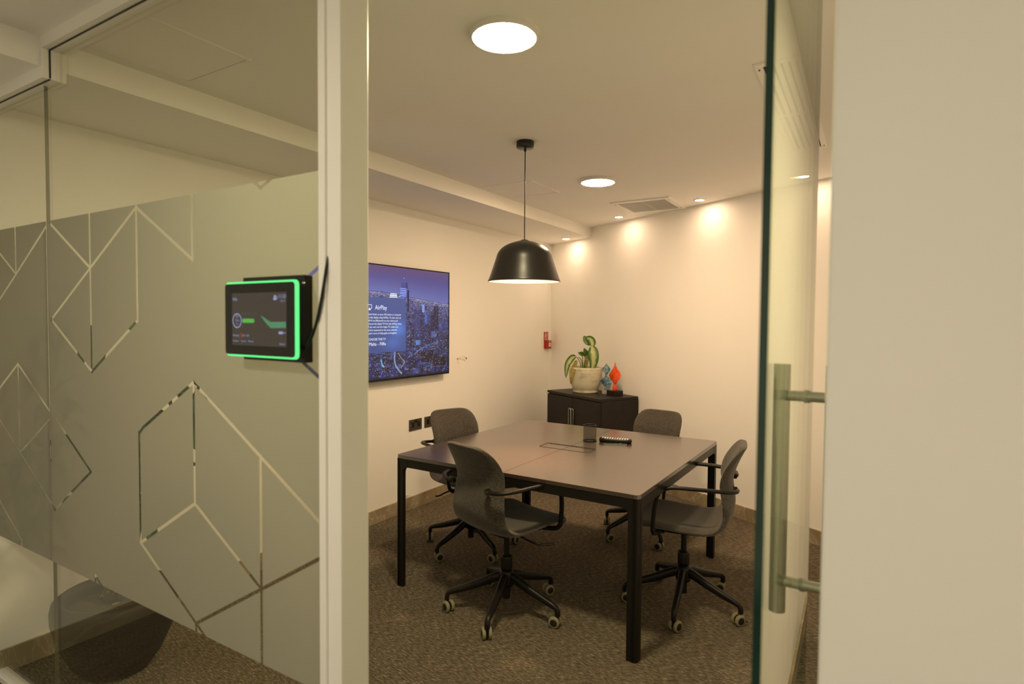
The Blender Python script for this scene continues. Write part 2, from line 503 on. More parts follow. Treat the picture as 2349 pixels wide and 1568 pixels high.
# ------------------------------------------------------------------ room shell
Y0, X1 = -1.75, 1.75               # corridor behind the camera
def wall_box(name, p, q, thick, z0, z1, mt, label, side=1):
    """wall whose visible face runs p->q; thickness goes to the right-hand side * side"""
    p, q = Vector((*p, 0)), Vector((*q, 0)); d = (q-p).normalized(); n = Vector((d.y, -d.x, 0))*side*thick
    b = MB()
    b.prism([(p.x, p.y), (q.x, q.y), (q.x+n.x, q.y+n.y), (p.x+n.x, p.y+n.y)], z0, z1, mt)
    return b.build(name, kind='structure', label=label, cat='wall')
farR = (XR - XW)/WD.x
far_end = CORNER + WD*farR
b = MB(); b.box(((XW+X1)/2-0.05, (Y0+YC)/2, -0.05), (X1-XW+0.5, YC-Y0+0.6, 0.1), M['carpet'])
b.build('floor', kind='structure', label='brown flecked carpet floor of the meeting room and corridor', cat='floor')
b = MB(); b.box(((XW+X1)/2-0.05, (Y0+YC)/2, HC+0.05), (X1-XW+0.5, YC-Y0+0.6, 0.1), M['ceiling'])
b.build('ceiling', kind='structure', label='plain painted ceiling over meeting room and corridor', cat='ceiling')
wall_box('wall_left', (XW, Y0), (XW, YC+0.1), 0.12, 0, HC, M['wall'], 'long cream wall behind the television', side=-1)
wall_box('wall_back', (XW-0.1, YC+0.1*WD.y/-WD.x), (far_end.x+0.3*WD.x, far_end.y+0.3*WD.y), 0.12, 0, HC, M['wall'], 'angled cream wall washed by three downlights', side=-1)
wall_box('wall_right', (XR, far_end.y+0.05), (XR, YP+0.10), 0.1, 0, HC, M['wall'], 'right wall of the meeting room behind the open door', side=-1)
b = MB(); b.box(((-0.052+X1)/2, YP+0.05, HC/2), (X1+0.052, 0.10, HC), M['wall'], bev=0.004, seg=2)
b.build('wall_front', kind='structure', label='blank cream wall right of the glass door, nearest to the viewer', cat='wall')
wall_box('wall_corridor_end', (X1, YP), (X1, Y0), 0.1, 0, HC, M['wall'], 'end wall of the corridor', side=-1)
wall_box('wall_corridor_rear', (X1, Y0), (XW, Y0), 0.1, 0, HC, M['wall'], 'corridor wall facing the glass partition', side=-1)
# dropped beam along the left wall
b = MB(); b.box(((XW+XB)/2, (Y0+YC)/2, (HS+HC)/2), (XB-XW, YC-Y0, HC-HS), M['ceiling'])
beam = b
me_b = beam
# cut the beam by the angled far wall: rebuild as a prism
b.bm.clear()
yb = YC + (XB-XW)/WD.x*WD.y
b.prism([(XW, Y0), (XB, Y0), (XB, yb), (XW, YC)], HS, HC, M['wall'])
b.build('trim_1', kind='structure', label='low dropped beam running along the top of the left wall', cat='beam')
# skirting
def skirt(name, p, q, n, label):
    p, q, n = Vector((*p, 0)), Vector((*q, 0)), Vector((*n, 0))
    b = MB(); t = 0.012
    b.prism([(p.x, p.y), (q.x, q.y), (q.x+n.x*t, q.y+n.y*t), (p.x+n.x*t, p.y+n.y*t)], 0, BASE_H, M['marble'])
    b.build(name, kind='structure', label=label, cat='skirting')
skirt('baseboard_left', (XW, Y0), (XW, YC), (1, 0), 'beige marble skirting along the left wall')
skirt('baseboard_back', (XW, YC), (far_end.x, far_end.y), (WN.x, WN.y), 'beige marble skirting along the angled far wall')
skirt('baseboard_right', (XR, far_end.y), (XR, YP+0.1), (-1, 0), 'beige marble skirting along the right wall')

# ------------------------------------------------------------------ glass partition
POST_X0, POST_X1 = -1.057, -0.992
JOINT = -2.503
FZ0, FZ1 = 0.5915, 1.8133
GX = 0.2926; GZ = 0.1701           # the film's 30 degree lattice
def L(i, j): return (-1.6013 + GX*i, 1.2955 + GZ*j)
SEG = [((-2, 3.1), (-2, 0)), ((-3, 3), (-2, 2)), ((-2, 2), (-1, 3)), ((-1, 3.1), (-1, 1)), ((-1, 3), (0, 2)), ((0, 3.1), (0, 2)),
       ((-2, 2), (-3, 1)), ((-3, 1), (-2, 0)), ((-2, 0), (-1, 1)), ((0.93, 3.06), (1.03, 2.95)), ((1.03, 2.95), (1.19, 3.08)),
       ((0, 0), (-0.92, -0.9)), ((-0.92, -0.9), (-1, -1.02)), ((-1, -1), (-1, -3)), ((-1, -3), (0, -2)), ((0, 0), (0, -2)),
       ((0, 0), (1, -1)), ((1, -1), (2, -2)), ((1, -1), (1, -3)), ((1, -3), (1, -4.2)), ((0, -2), (1, -3)), ((-1, -3), (0, -4)), ((0, -4), (0.3, -4.3)),
       ((0, -4), (1, -3)), ((1, -3), (2, -2)), ((0, -4), (0, -4.3)), ((2, 2), (1, 1)), ((1, 1), (2, 0)),
       ((-2, -4), (-2, -4.3)), ((-2, -4), (-1.7, -4.3)), ((-2.93, -1.07), (-2.06, -1.97)), ((-2.06, -1.97), (-3, -3)),
       ((-4, 3.1), (-4, 2)), ((-3.1, 2.93), (-4, 2)), ((-4, 2), (-5, 1)), ((-5, 3), (-4, 2)), ((-4, 0), (-3.1, -0.93)), ((-4, 0), (-5, -1)),
       ((-4, 0), (-4, -2)), ((-3.1, -1.1), (-4, -2)), ((-5, -1), (-4, -2)), ((-4, -2), (-3.0, -3)), ((-5, -3), (-4, -4)), ((-4, -4), (-4, -4.3))]
def film_mesh(name, x0, x1, segs, to3d, hw=0.0048):
    """rectangle with the pattern lines cut clean out of it"""
    quads = []
    for (a, c) in segs:
        p, q = Vector(a), Vector(c); d = q-p
        if d.length < 1e-5: continue
        d.normalize(); n = Vector((-d.y, d.x))*hw; p = p - d*hw*0.9; q = q + d*hw*0.9
        quads.append([p+n, q+n, q-n, p-n])
    verts = [Vector((x0, FZ0)), Vector((x1, FZ0)), Vector((x1, FZ1)), Vector((x0, FZ1))]
    edges = [(0, 1), (1, 2), (2, 3), (3, 0)]
    for qd in quads:
        k = len(verts); verts += qd; edges += [(k, k+1), (k+1, k+2), (k+2, k+3), (k+3, k)]
    vo, eo, fo, *_ = delaunay_2d_cdt(verts, edges, [], 0, 1e-5)
    def inside(pt, qd):
        sgn = 0
        for i in range(4):
            a, c = qd[i], qd[(i+1) % 4]
            cr = (c.x-a.x)*(pt.y-a.y) - (c.y-a.y)*(pt.x-a.x)
            if sgn == 0: sgn = cr
            elif cr*sgn < 0: return False
        return True
    keep = []
    for f in fo:
        c = sum((vo[i] for i in f), Vector((0, 0)))/len(f)
        if not (x0 < c.x < x1 and FZ0 < c.y < FZ1): continue
        if any(inside(c, qd) for qd in quads): continue
        keep.append(f)
    me = bpy.data.meshes.new(name)
    me.from_pydata([to3d(v.x, v.y) for v in vo], [], keep)
    me.materials.append(M['film'])
    o = bpy.data.objects.new(name, me); COL.objects.link(o)
    return o
segs_xy = [(L(*a), L(*c)) for a, c in SEG]
def pane(name, label, outline, y0=YP-0.005, y1=YP+0.005):
    mx = Matrix(((1, 0, 0, 0), (0, 0, 1, 0), (0, 1, 0, 0), (0, 0, 0, 1)))
    b = MB(); b.prism(outline, y0, y1, M['glass'], mx=mx)
    return b.build(name, kind='structure', label=label, cat='window')
FRT = 0.04
w1 = pane('window_1', 'large glass partition pane with frosted film between the joint and white post',
          [(JOINT+0.002, 0.012), (POST_X0-0.0005, 0.012), (POST_X0-0.0005, HC-FRT*0.5), (-2.4125, HC-FRT*0.5), (-2.4125, HS-FRT*0.5), (JOINT+0.002, HS-FRT*0.5)])
w2 = pane('window_2', 'narrow glass partition pane beside the left wall',
          [(XW+0.002, 0.012), (JOINT-0.002, 0.012), (JOINT-0.002, HS-FRT*0.5), (XW+0.002, HS-FRT*0.5)])
fy = YP - 0.0062
for w, xa, xb_ in ((w1, JOINT+0.004, POST_X0-0.001), (w2, XW+0.013, JOINT-0.004)):
    o = film_mesh('frosted_film', xa, xb_, segs_xy, lambda x, z: (x, fy, z))
    o.parent = w
    o['label'] = 'frosted film with clear geometric lines'
# slim seal in the joint
b = MB(); b.box((JOINT, YP, HS/2), (0.0024, 0.0105, HS-0.03), M['silicone']); b.build('glazing_seal', parent=w2, label='thin vertical silicone joint')
# white head frame, stepped round the beam, and the floor channel
b = MB()
F0, F1 = 0.893, 0.962               # front and back of the frame
fm, fd = (F0+F1)/2, F1-F0
XI = -2.412                         # inner face of the upright at the step
b.box(((XI-0.052)/2, fm, HC-FRT/2), (-0.052-XI, fd, FRT), M['white_metal'])
b.box(((XB+0.001+XI)/2, fm, (HC+HS-FRT)/2), (XI-XB-0.001, fd, HC-HS+FRT), M['white_metal'])
b.box(((XW+XB+0.001)/2, fm, HS-FRT/2), (XB+0.001-XW, fd, FRT), M['white_metal'])
sy = 0.9145
b.box(((XI+POST_X0)/2, sy, HC-FRT-0.001), (POST_X0-XI, 0.005, 0.002), M['seal'])
b.box(((XW+XI)/2, sy, HS-FRT-0.001), (XI-XW, 0.005, 0.002), M['seal'])
b.box((XI+0.001, sy, (HC+HS)/2-FRT), (0.002, 0.005, HC-HS-0.004), M['seal'])
b.build('trim_2', kind='structure', label='white aluminium head frame stepping down over the glass partition', cat='frame')
b = MB(); b.box(((XW+POST_X0)/2+0.006, YP, 0.0125), (POST_X0-XW-0.012, 0.045, 0.025), M['white_metal'], bev=0.002)
b.build('trim_3', kind='structure', label='low floor channel under the glass partition', cat='frame')
b = MB()
b.box(((POST_X0+POST_X1)/2, 0.948, (HC-FRT)/2), (POST_X1-POST_X0, 0.084, HC-FRT), M['white_metal'], bev=0.003)
b.box((POST_X0+0.011, 0.904, (HC-FRT)/2), (0.022, 0.008, HC-FRT-0.002), M['white_metal'], bev=0.0015)
b.build('trim_4', kind='structure', label='white vertical post at the left of the doorway', cat='frame')

# ------------------------------------------------------------------ glass door, opened into the room
DX = -0.1245; DY0 = 0.866; DLEN = 0.84; DT = 0.0115
b = MB()
b.box((0, DLEN/2, 1.198), (DT, DLEN, 2.38), M['door_glass'])
b.bm.faces.ensure_lookup_table()
ei = b.slot(M['glass_edge'])
for f in b.bm.faces:
    if abs(f.normal.x) < 0.5: f.material_index = ei
door = b.build('door_1', loc=(DX, DY0, 0), rotz=math.radians(0.35), kind='structure', label='frameless glass door standing open with a steel pull handle', cat='door')
HY = 0.675                          # handle position along the leaf
for s in (-1, 1):
    b = MB()
    x = s*0.061
    b.cyl((x, HY, 0.775), (x, HY, 1.375), 0.019, M['steel'], seg=28)
    for z in (0.85, 1.30):
        b.cyl((x*0.82, HY, z), (s*DT/2, HY, z), 0.0125, M['steel'], seg=20)
        b.cyl((s*(DT/2+0.0005), HY, z), (s*(DT/2+0.006), HY, z), 0.0155, M['steel'], seg=20)
        b.cyl((s*(DT/2+0.006), HY, z), (s*(DT/2+0.009), HY, z), 0.0135, M['steel'], seg=20)
    b.build('pull_handle', parent=door, label='brushed steel tubular pull handle')
for z, h in ((0.03, 0.055), (2.375, 0.035)):
    b = MB(); b.box((0, 0.082, z), (0.030, 0.16, h), M['steel'], bev=0.002); b.build('pivot_fitting', parent=door, label='steel pivot clamp')

# ------------------------------------------------------------------ ceiling fittings
def round_panel(loc, r, mt, label, group):
    t = thing('ceiling_light', label, 'light', loc, 0, group)
    b = MB(); b.lathe([(r+0.008, 0.0), (r+0.010, -0.004), (r+0.009, -0.015), (r+0.005, -0.0185), (r+0.0005, -0.019), (r, -0.015)], M['white_plastic'], 64)
    b.build('rim', parent=t)
    b = MB(); b.lathe([(r, -0.016), (r*0.99, -0.0185), (r*0.94, -0.0196), (r*0.6, -0.0212), (0, -0.0218)], mt, 64)
    b.build('diffuser', parent=t, label='glowing white diffuser')
    return t
round_panel((-1.057, 1.671, HC), 0.104, M['panel_near'], 'large round ceiling light nearest the doorway', 'round ceiling lights')
round_panel((-1.587, 3.697, HC), 0.110, M['panel_far'], 'round ceiling light further back, beyond the black pendant', 'round ceiling lights')
round_panel((-1.35, -0.45, HC), 0.104, M['panel_hall_left'], 'round ceiling light in the corridor outside, behind the viewer', 'corridor ceiling lights')
round_panel((0.55, -0.75, HC), 0.104, M['panel_hall_right'], 'second round ceiling light in the corridor outside', 'corridor ceiling lights')
def downlight(loc, label):
    t = thing('downlight', label, 'light', loc, 0, 'small downlights along the angled wall')
    b = MB(); b.lathe([(0.043, 0), (0.044, -0.003), (0.038, -0.006), (0.033, -0.004)], M['white_plastic'], 40); b.build('trim_ring', parent=t)
    b = MB(); b.lathe([(0.033, -0.004), (0.02, -0.0045), (0, -0.005)], M['spot_lens'], 40); b.build('lens', parent=t, label='glowing lens')
    return t
downlight((-2.693, 5.465, HS), 'small downlight in the underside of the beam near the corner')
downlight((-1.964, 5.062, HC), 'small downlight left of the slatted ceiling grille')
downlight((-1.153, 4.665, HC), 'small downlight right of the slatted ceiling grille')
dl4 = CORNER + WD*3.07 + WN*0.174
downlight((dl4.x, dl4.y, HC), 'small downlight seen through the glass of the open door')
def hatch(x, y, sx, sy, label):
    t = thing('access_hatch', label, 'hatch', (x, y, HC), 0, 'flush ceiling access hatches')
    b = MB(); w = 0.014
    for (cx, cy, lx, ly) in ((0, sy/2-w/2, sx, w), (0, -sy/2+w/2, sx, w), (sx/2-w/2, 0, w, sy-2*w), (-sx/2+w/2, 0, w, sy-2*w)):
        b.box((cx, cy, -0.0015), (lx, ly, 0.003), M['ceiling'])
    b.build('rim', parent=t)
    b = MB(); b.box((0, 0, -0.001), (sx-2*w-0.005, sy-2*w-0.005, 0.002), M['ceiling']); b.build('hatch_door', parent=t)
    b = MB(); b.box((0, 0, -0.00025), (sx-2*w+0.001, sy-2*w+0.001, 0.0005), M['line']); b.build('gap', parent=t, label='thin dark gap')
hatch(-2.17, 1.174, 0.41, 0.40, 'square access hatch in the ceiling behind the glass partition')
hatch(-2.182, 3.693, 0.41, 0.42, 'square access hatch in the ceiling behind the pendant cord')
# square slatted grille
t = thing('ceiling_grille', 'square slatted white air grille in the ceiling near the angled wall', 'vent', (-1.562, 4.676, HC))
b = MB(); gx, gy, w = 0.475, 0.495, 0.045
for (cx, cy, lx, ly) in ((0, gy/2-w/2, gx, w), (0, -gy/2+w/2, gx, w), (gx/2-w/2, 0, w, gy-2*w), (-gx/2+w/2, 0, w, gy-2*w)):
    b.box((cx, cy, -0.005), (lx, ly, 0.01), M['white_metal'], bev=0.002)
b.build('frame', parent=t)
b = MB(); b.box((0, 0, -0.0008), (gx-2*w, gy-2*w, 0.0015), M['line']); b.build('backing', parent=t, label='dark duct opening')
for k in range(24):
    y = -gy/2+w+0.009 + k*(gy-2*w-0.018)/23
    b = MB(); b.box((0, y, -0.007), (gx-2*w, 0.0113, 0.0010), M['white_metal'], rot=Matrix.Rotation(math.radians(5), 4, 'X')); b.build('slat', parent=t)
b = MB(); b.box((0, 0, -0.0045), (0.008, gy-2*w, 0.003), M['white_metal']); b.build('cross_bar', parent=t)
for sx in (-1, 1):
    for sy in (-1, 1):
        b = MB(); b.cyl((sx*(gx/2-w/2), sy*(gy/2-0.075), -0.0095), (sx*(gx/2-w/2), sy*(gy/2-0.075), -0.0115), 0.005, M['ink'], 12); b.build('screw', parent=t)
# long slot diffuser seen through the door
t = thing('slot_diffuser', 'long white slotted air diffuser in the ceiling, seen through the open glass door', 'vent', (-0.306, 2.96, HC))
gx, gy = 0.172, 1.26
b = MB(); w = 0.028
for (cx, cy, lx, ly) in ((0, gy/2-w/2, gx, w), (0, -gy/2+w/2, gx, w), (gx/2-w/2, 0, w, gy-2*w), (-gx/2+w/2, 0, w, gy-2*w)):
    b.box((cx, cy, -0.004), (lx, ly, 0.008), M['white_metal'], bev=0.0015)
b.build('frame', parent=t)
b = MB(); b.box((0, 0, -0.0006), (gx-2*w, gy-2*w, 0.001), M['line']); b.build('backing', parent=t, label='dark duct opening')
for k in range(4):
    b = MB(); b.box((-gx/2+w+(k+0.5+0.35)*(gx-2*w)/4.4, 0, -0.005), (0.019, gy-2*w, 0.003), M['white_metal'], rot=Matrix.Rotation(math.radians(18), 4, 'Y')); b.build('slat', parent=t)
b = MB(); b.box((0, 0, -0.0055), (gx-2*w, 0.016, 0.004), M['white_metal']); b.build('cross_bar', parent=t)
for sy in (-1, 1):
    for sx in (-1, 1):
        b = MB(); b.box((sx*(gx/2-w/2), sy*(gy/2-0.05), -0.0088), (0.006, 0.012, 0.002), M['ink']); b.build('clip', parent=t)

# ------------------------------------------------------------------ pendant lamp
t = thing('pendant_lamp', 'black dome pendant lamp hanging on a thin cord above the table', 'lamp', (-1.586, 2.722, HC))
b = MB(); b.lathe([(0, 0), (0.047, 0), (0.047, -0.030), (0.044, -0.0335), (0, -0.034)], M['shade_black'], 40); b.build('canopy', parent=t)
b = MB(); b.cyl((0, 0, -0.033), (0, 0, -0.052), 0.006, M['black_plastic'], 16); b.build('cord_grip', parent=t)
b = MB(); b.cyl((0, 0, -0.050), (0, 0, 1.908-HC), 0.0026, M['black_plastic'], 12); b.build('cord', parent=t)
k = 0.000584
prof = [(4, 1055), (16, 1059), (50, 1070), (110, 1087), (165, 1109), (205, 1136), (232, 1165), (250, 1200), (264, 1245), (282, 1300), (306, 1372), (332, 1440)]
pz = [(r*k, (1055-z)*k + 1.909 - HC) for r, z in prof]
def densify(p, n=4):
    q = smooth_path([(r, 0, z) for r, z in p], n); return [(max(v.x, 0.0), v.z) for v in q]
pz = densify(pz)
b = MB(); b.lathe([(0, pz[0][1]+0.001)] + pz + [(pz[-1][0]-0.0012, pz[-1][1]-0.0012)], M['shade_black'], 72); b.build('lamp_shade', parent=t)
inner = [(max(r-0.0026, 0.0), z-0.0022) for r, z in pz]
b = MB(); b.lathe([(pz[-1][0]-0.0012, pz[-1][1]-0.0012)] + inner[::-1][0:-2] + [(0, inner[0][1])], M['shade_white'], 72); b.build('shade_lining', parent=t, label='white inside of the shade')
b = MB(); b.cyl((0, 0, pz[0][1]-0.004), (0, 0, pz[0][1]-0.075), 0.019, M['black_plastic'], 20); b.build('lamp_holder', parent=t)
zb = pz[0][1]-0.075
b = MB(); b.lathe([(0.013, zb), (0.02, zb-0.02), (0.03, zb-0.045), (0.031, zb-0.06), (0.024, zb-0.08), (0, zb-0.09)], M['bulb'], 28); b.build('bulb', parent=t, label='glowing bulb')
ld = bpy.data.lights.new('bulb_light', 'SPOT'); ld.energy = P_BULB; ld.color = BULB_COL; ld.shadow_soft_size = 0.03
ld.spot_size = math.radians(50); ld.spot_blend = 1.0
lo = bpy.data.objects.new('bulb_light', ld); COL.objects.link(lo); lo.parent = t; lo.location = (0, 0, zb-0.125)
ld = bpy.data.lights.new('bulb_glow', 'POINT'); ld.energy = P_GLOW; ld.color = BULB_COL; ld.shadow_soft_size = 0.03
lo = bpy.data.objects.new('bulb_glow', ld); COL.objects.link(lo); lo.parent = t; lo.location = (0, 0, zb-0.125)

# ------------------------------------------------------------------ table
TX, TY, TS, TH, TR = -2.2237, 2.4258, 1.40, 0.732, -0.0148
t = thing('conference_table', 'large square dark conference table with black metal legs in the middle of the room', 'table', (TX, TY, 0), TR)
b = MB()
b.prism(rrect(TS, TS, 0.022, 6, TS/2, TS/2), TH-0.0175, TH-0.002, M['tabletop'])
b.prism(rrect(TS-0.004, TS-0.004, 0.021, 6, TS/2, TS/2), TH-0.002, TH, M['tabletop'])
b.build('tabletop', parent=t)
b = MB(); b.box((TS/2, TS/2, TH+0.0002), (0.0016, TS-0.01, 0.0004), M['line']); b.build('seam', parent=t, label='thin dark seam between two top boards')
b = MB(); ap = 0.045
for (cx, cy, lx, ly) in ((TS/2, 0.013, TS-0.09, 0.022), (TS/2, TS-0.013, TS-0.09, 0.022), (0.013, TS/2, 0.022, TS-0.09), (TS-0.013, TS/2, 0.022, TS-0.09)):
    b.box((cx, cy, TH-0.0185-ap/2), (lx, ly, ap), M['black_metal'], bev=0.001)
b.box((TS/2, TS/2, TH-0.0185-0.02), (0.06, TS-0.05, 0.036), M['black_metal'])
b.build('apron', parent=t)
for (cx, cy, rz) in ((0, 0, 0), (TS, 0, 90), (TS, TS, 180), (0, TS, 270)):
    b = MB(); mxr = Matrix.Translation((cx, cy, 0)) @ Matrix.Rotation(math.radians(rz), 4, 'Z')
    ztop = TH-0.0185; w = 0.05; th = 0.022
    # two flared plates meeting at a rounded outer corner
    prof = [(0.0, 0.0), (w, 0.0), (w, ztop-ap-0.03)]
    for i in range(1, 7):
        a = math.radians(180-90*i/6); prof.append((w+0.03+0.03*math.cos(a), ztop-ap-0.03+0.03*math.sin(a)))
    prof += [(w+0.03, ztop), (0.0, ztop)]
    pr = [(max(x, 0.012), z) for x, z in prof]
    for fl in (0, 1):
        ax = Matrix(((1, 0, 0, 0), (0, 0, 1, 0), (0, 1, 0, 0), (0, 0, 0, 1))) if fl == 0 else Matrix(((0, 0, 1, 0), (1, 0, 0, 0), (0, 1, 0, 0), (0, 0, 0, 1)))
        b.prism(pr, 0.001, th+0.001, M['black_metal'], mx=mxr @ ax)
    q = [(0.001+0.014*(1-math.cos(math.radians(a))), 0.001+0.014*(1-math.sin(math.radians(a)))) for a in range(0, 91, 15)]
    b.prism(q + [(0.03, 0.001), (0.03, 0.03), (0.001, 0.03)], 0, ztop, M['black_metal'], mx=mxr)
    b.build('leg', parent=t)
# cable flap
b = MB()
cx, cy = 0.708, 0.692
lid = rrect(0.315, 0.122, 0.012, 5)
mxl = Matrix.Translation((cx, cy, 0))
for i in range(len(lid)):
    p, q = Vector((*lid[i], 0)), Vector((*lid[(i+1) % len(lid)], 0))
    d = q-p
    if d.length < 1e-6: continue
    b.box((cx+(p.x+q.x)/2, cy+(p.y+q.y)/2, TH+0.0006), (d.length+0.001, 0.0035, 0.0012), M['line'], rot=math.atan2(d.y, d.x))
b.box((cx, cy+0.043, TH+0.0006), (0.29, 0.003, 0.0012), M['line'])
b.box((cx+0.02, cy+0.049, TH+0.0006), (0.035, 0.008, 0.0012), M['line'])
o = b.build('cable_flap', parent=t, label='flush cable flap outlined by a dark gap')
def on_table(x, y, z=TH):
    return Vector((x, y, z))

# ------------------------------------------------------------------ chairs
def make_shell():
    prof = [(0.228, .418, .172), (0.226, .436, .192), (0.210, .450, .212), (0.160, .459, .230), (0.08, .456, .234), (0, .449, .231), (-0.08, .444, .226),
            (-0.145, .448, .220), (-0.190, .468, .211), (-0.218, .510, .202), (-0.231, .567, .193), (-0.227, .628, .182), (-0.218, .680, .177),
            (-0.225, .728, .180), (-0.241, .775, .181), (-0.258, .815, .175), (-0.269, .840, .163), (-0.276, .857, .146), (-0.280, .867, .122), (-0.2815, .872, .086)]
    pts = smooth_path([(p[0], p[1], p[2]) for p in prof], 2)
    n = len(pts); NU = 14
    th = 0.034
    bm = bmesh.new()
    front, back = [], []
    for i, p in enumerate(pts):
        a, c = pts[max(i-1, 0)], pts[min(i+1, n-1)]
        ty, tz = c.x-a.x, c.y-a.y; l = math.hypot(ty, tz)
        # tangent runs front edge -> seat -> up the back; normal points up / forward
        ny, nz = -tz/l*-1, ty/l*-1
        v = i/(n-1)
        bend = 0.012 if v < 0.35 else (0.012 + (0.045-0.012)*min(1, (v-0.35)/0.2) if v < 0.72 else max(0.008, 0.045 - 0.037*(v-0.72)/0.2))
        if v > 0.5: ny, nz = math.copysign(1.0, ny), -0.25*min(1, (v-0.5)/0.2)*0
        fr, bk = [], []
        for j in range(NU+1):
            u = -1 + 2*j/NU
            k = bend*(abs(u)**2.2)
            e = 1.0
            hw = p.z
            x = u*hw
            rim = min(1.0, (1-abs(u))*hw/0.022); rim = math.sqrt(max(0, 1-(1-rim)**2))
            endd = min(i, n-1-i)*0.012; er = min(1.0, endd/0.022); er = math.sqrt(max(0, 1-(1-er)**2))
            hth = th/2*max(0.12, min(rim, er)) 
            cy, cz = p.x + ny*k, p.y + nz*k
            fr.append(bm.verts.new((x, cy+ny*hth, cz+nz*hth)))
            bk.append(bm.verts.new((x, cy-ny*hth, cz-nz*hth)))
        front.append(fr); back.append(bk)
    for g, flip in ((front, 0), (back, 1)):
        for i in range(n-1):
            for j in range(NU):
                q = (g[i][j], g[i][j+1], g[i+1][j+1], g[i+1][j])
                bm.faces.new(q if not flip else q[::-1])
    for i in range(n-1):
        for j in (0, NU):
            bm.faces.new((front[i][j], front[i+1][j], back[i+1][j], back[i][j]))
    for i in (0, n-1):
        for j in range(NU):
            bm.faces.new((front[i][j], back[i][j], back[i][j+1], front[i][j+1]))
    bmesh.ops.recalc_face_normals(bm, faces=bm.faces)
    for f in bm.faces: f.smooth = True
    me = bpy.data.meshes.new('seat_shell'); bm.to_mesh(me); bm.free()
    me.materials.append(M['fabric'])
    return me
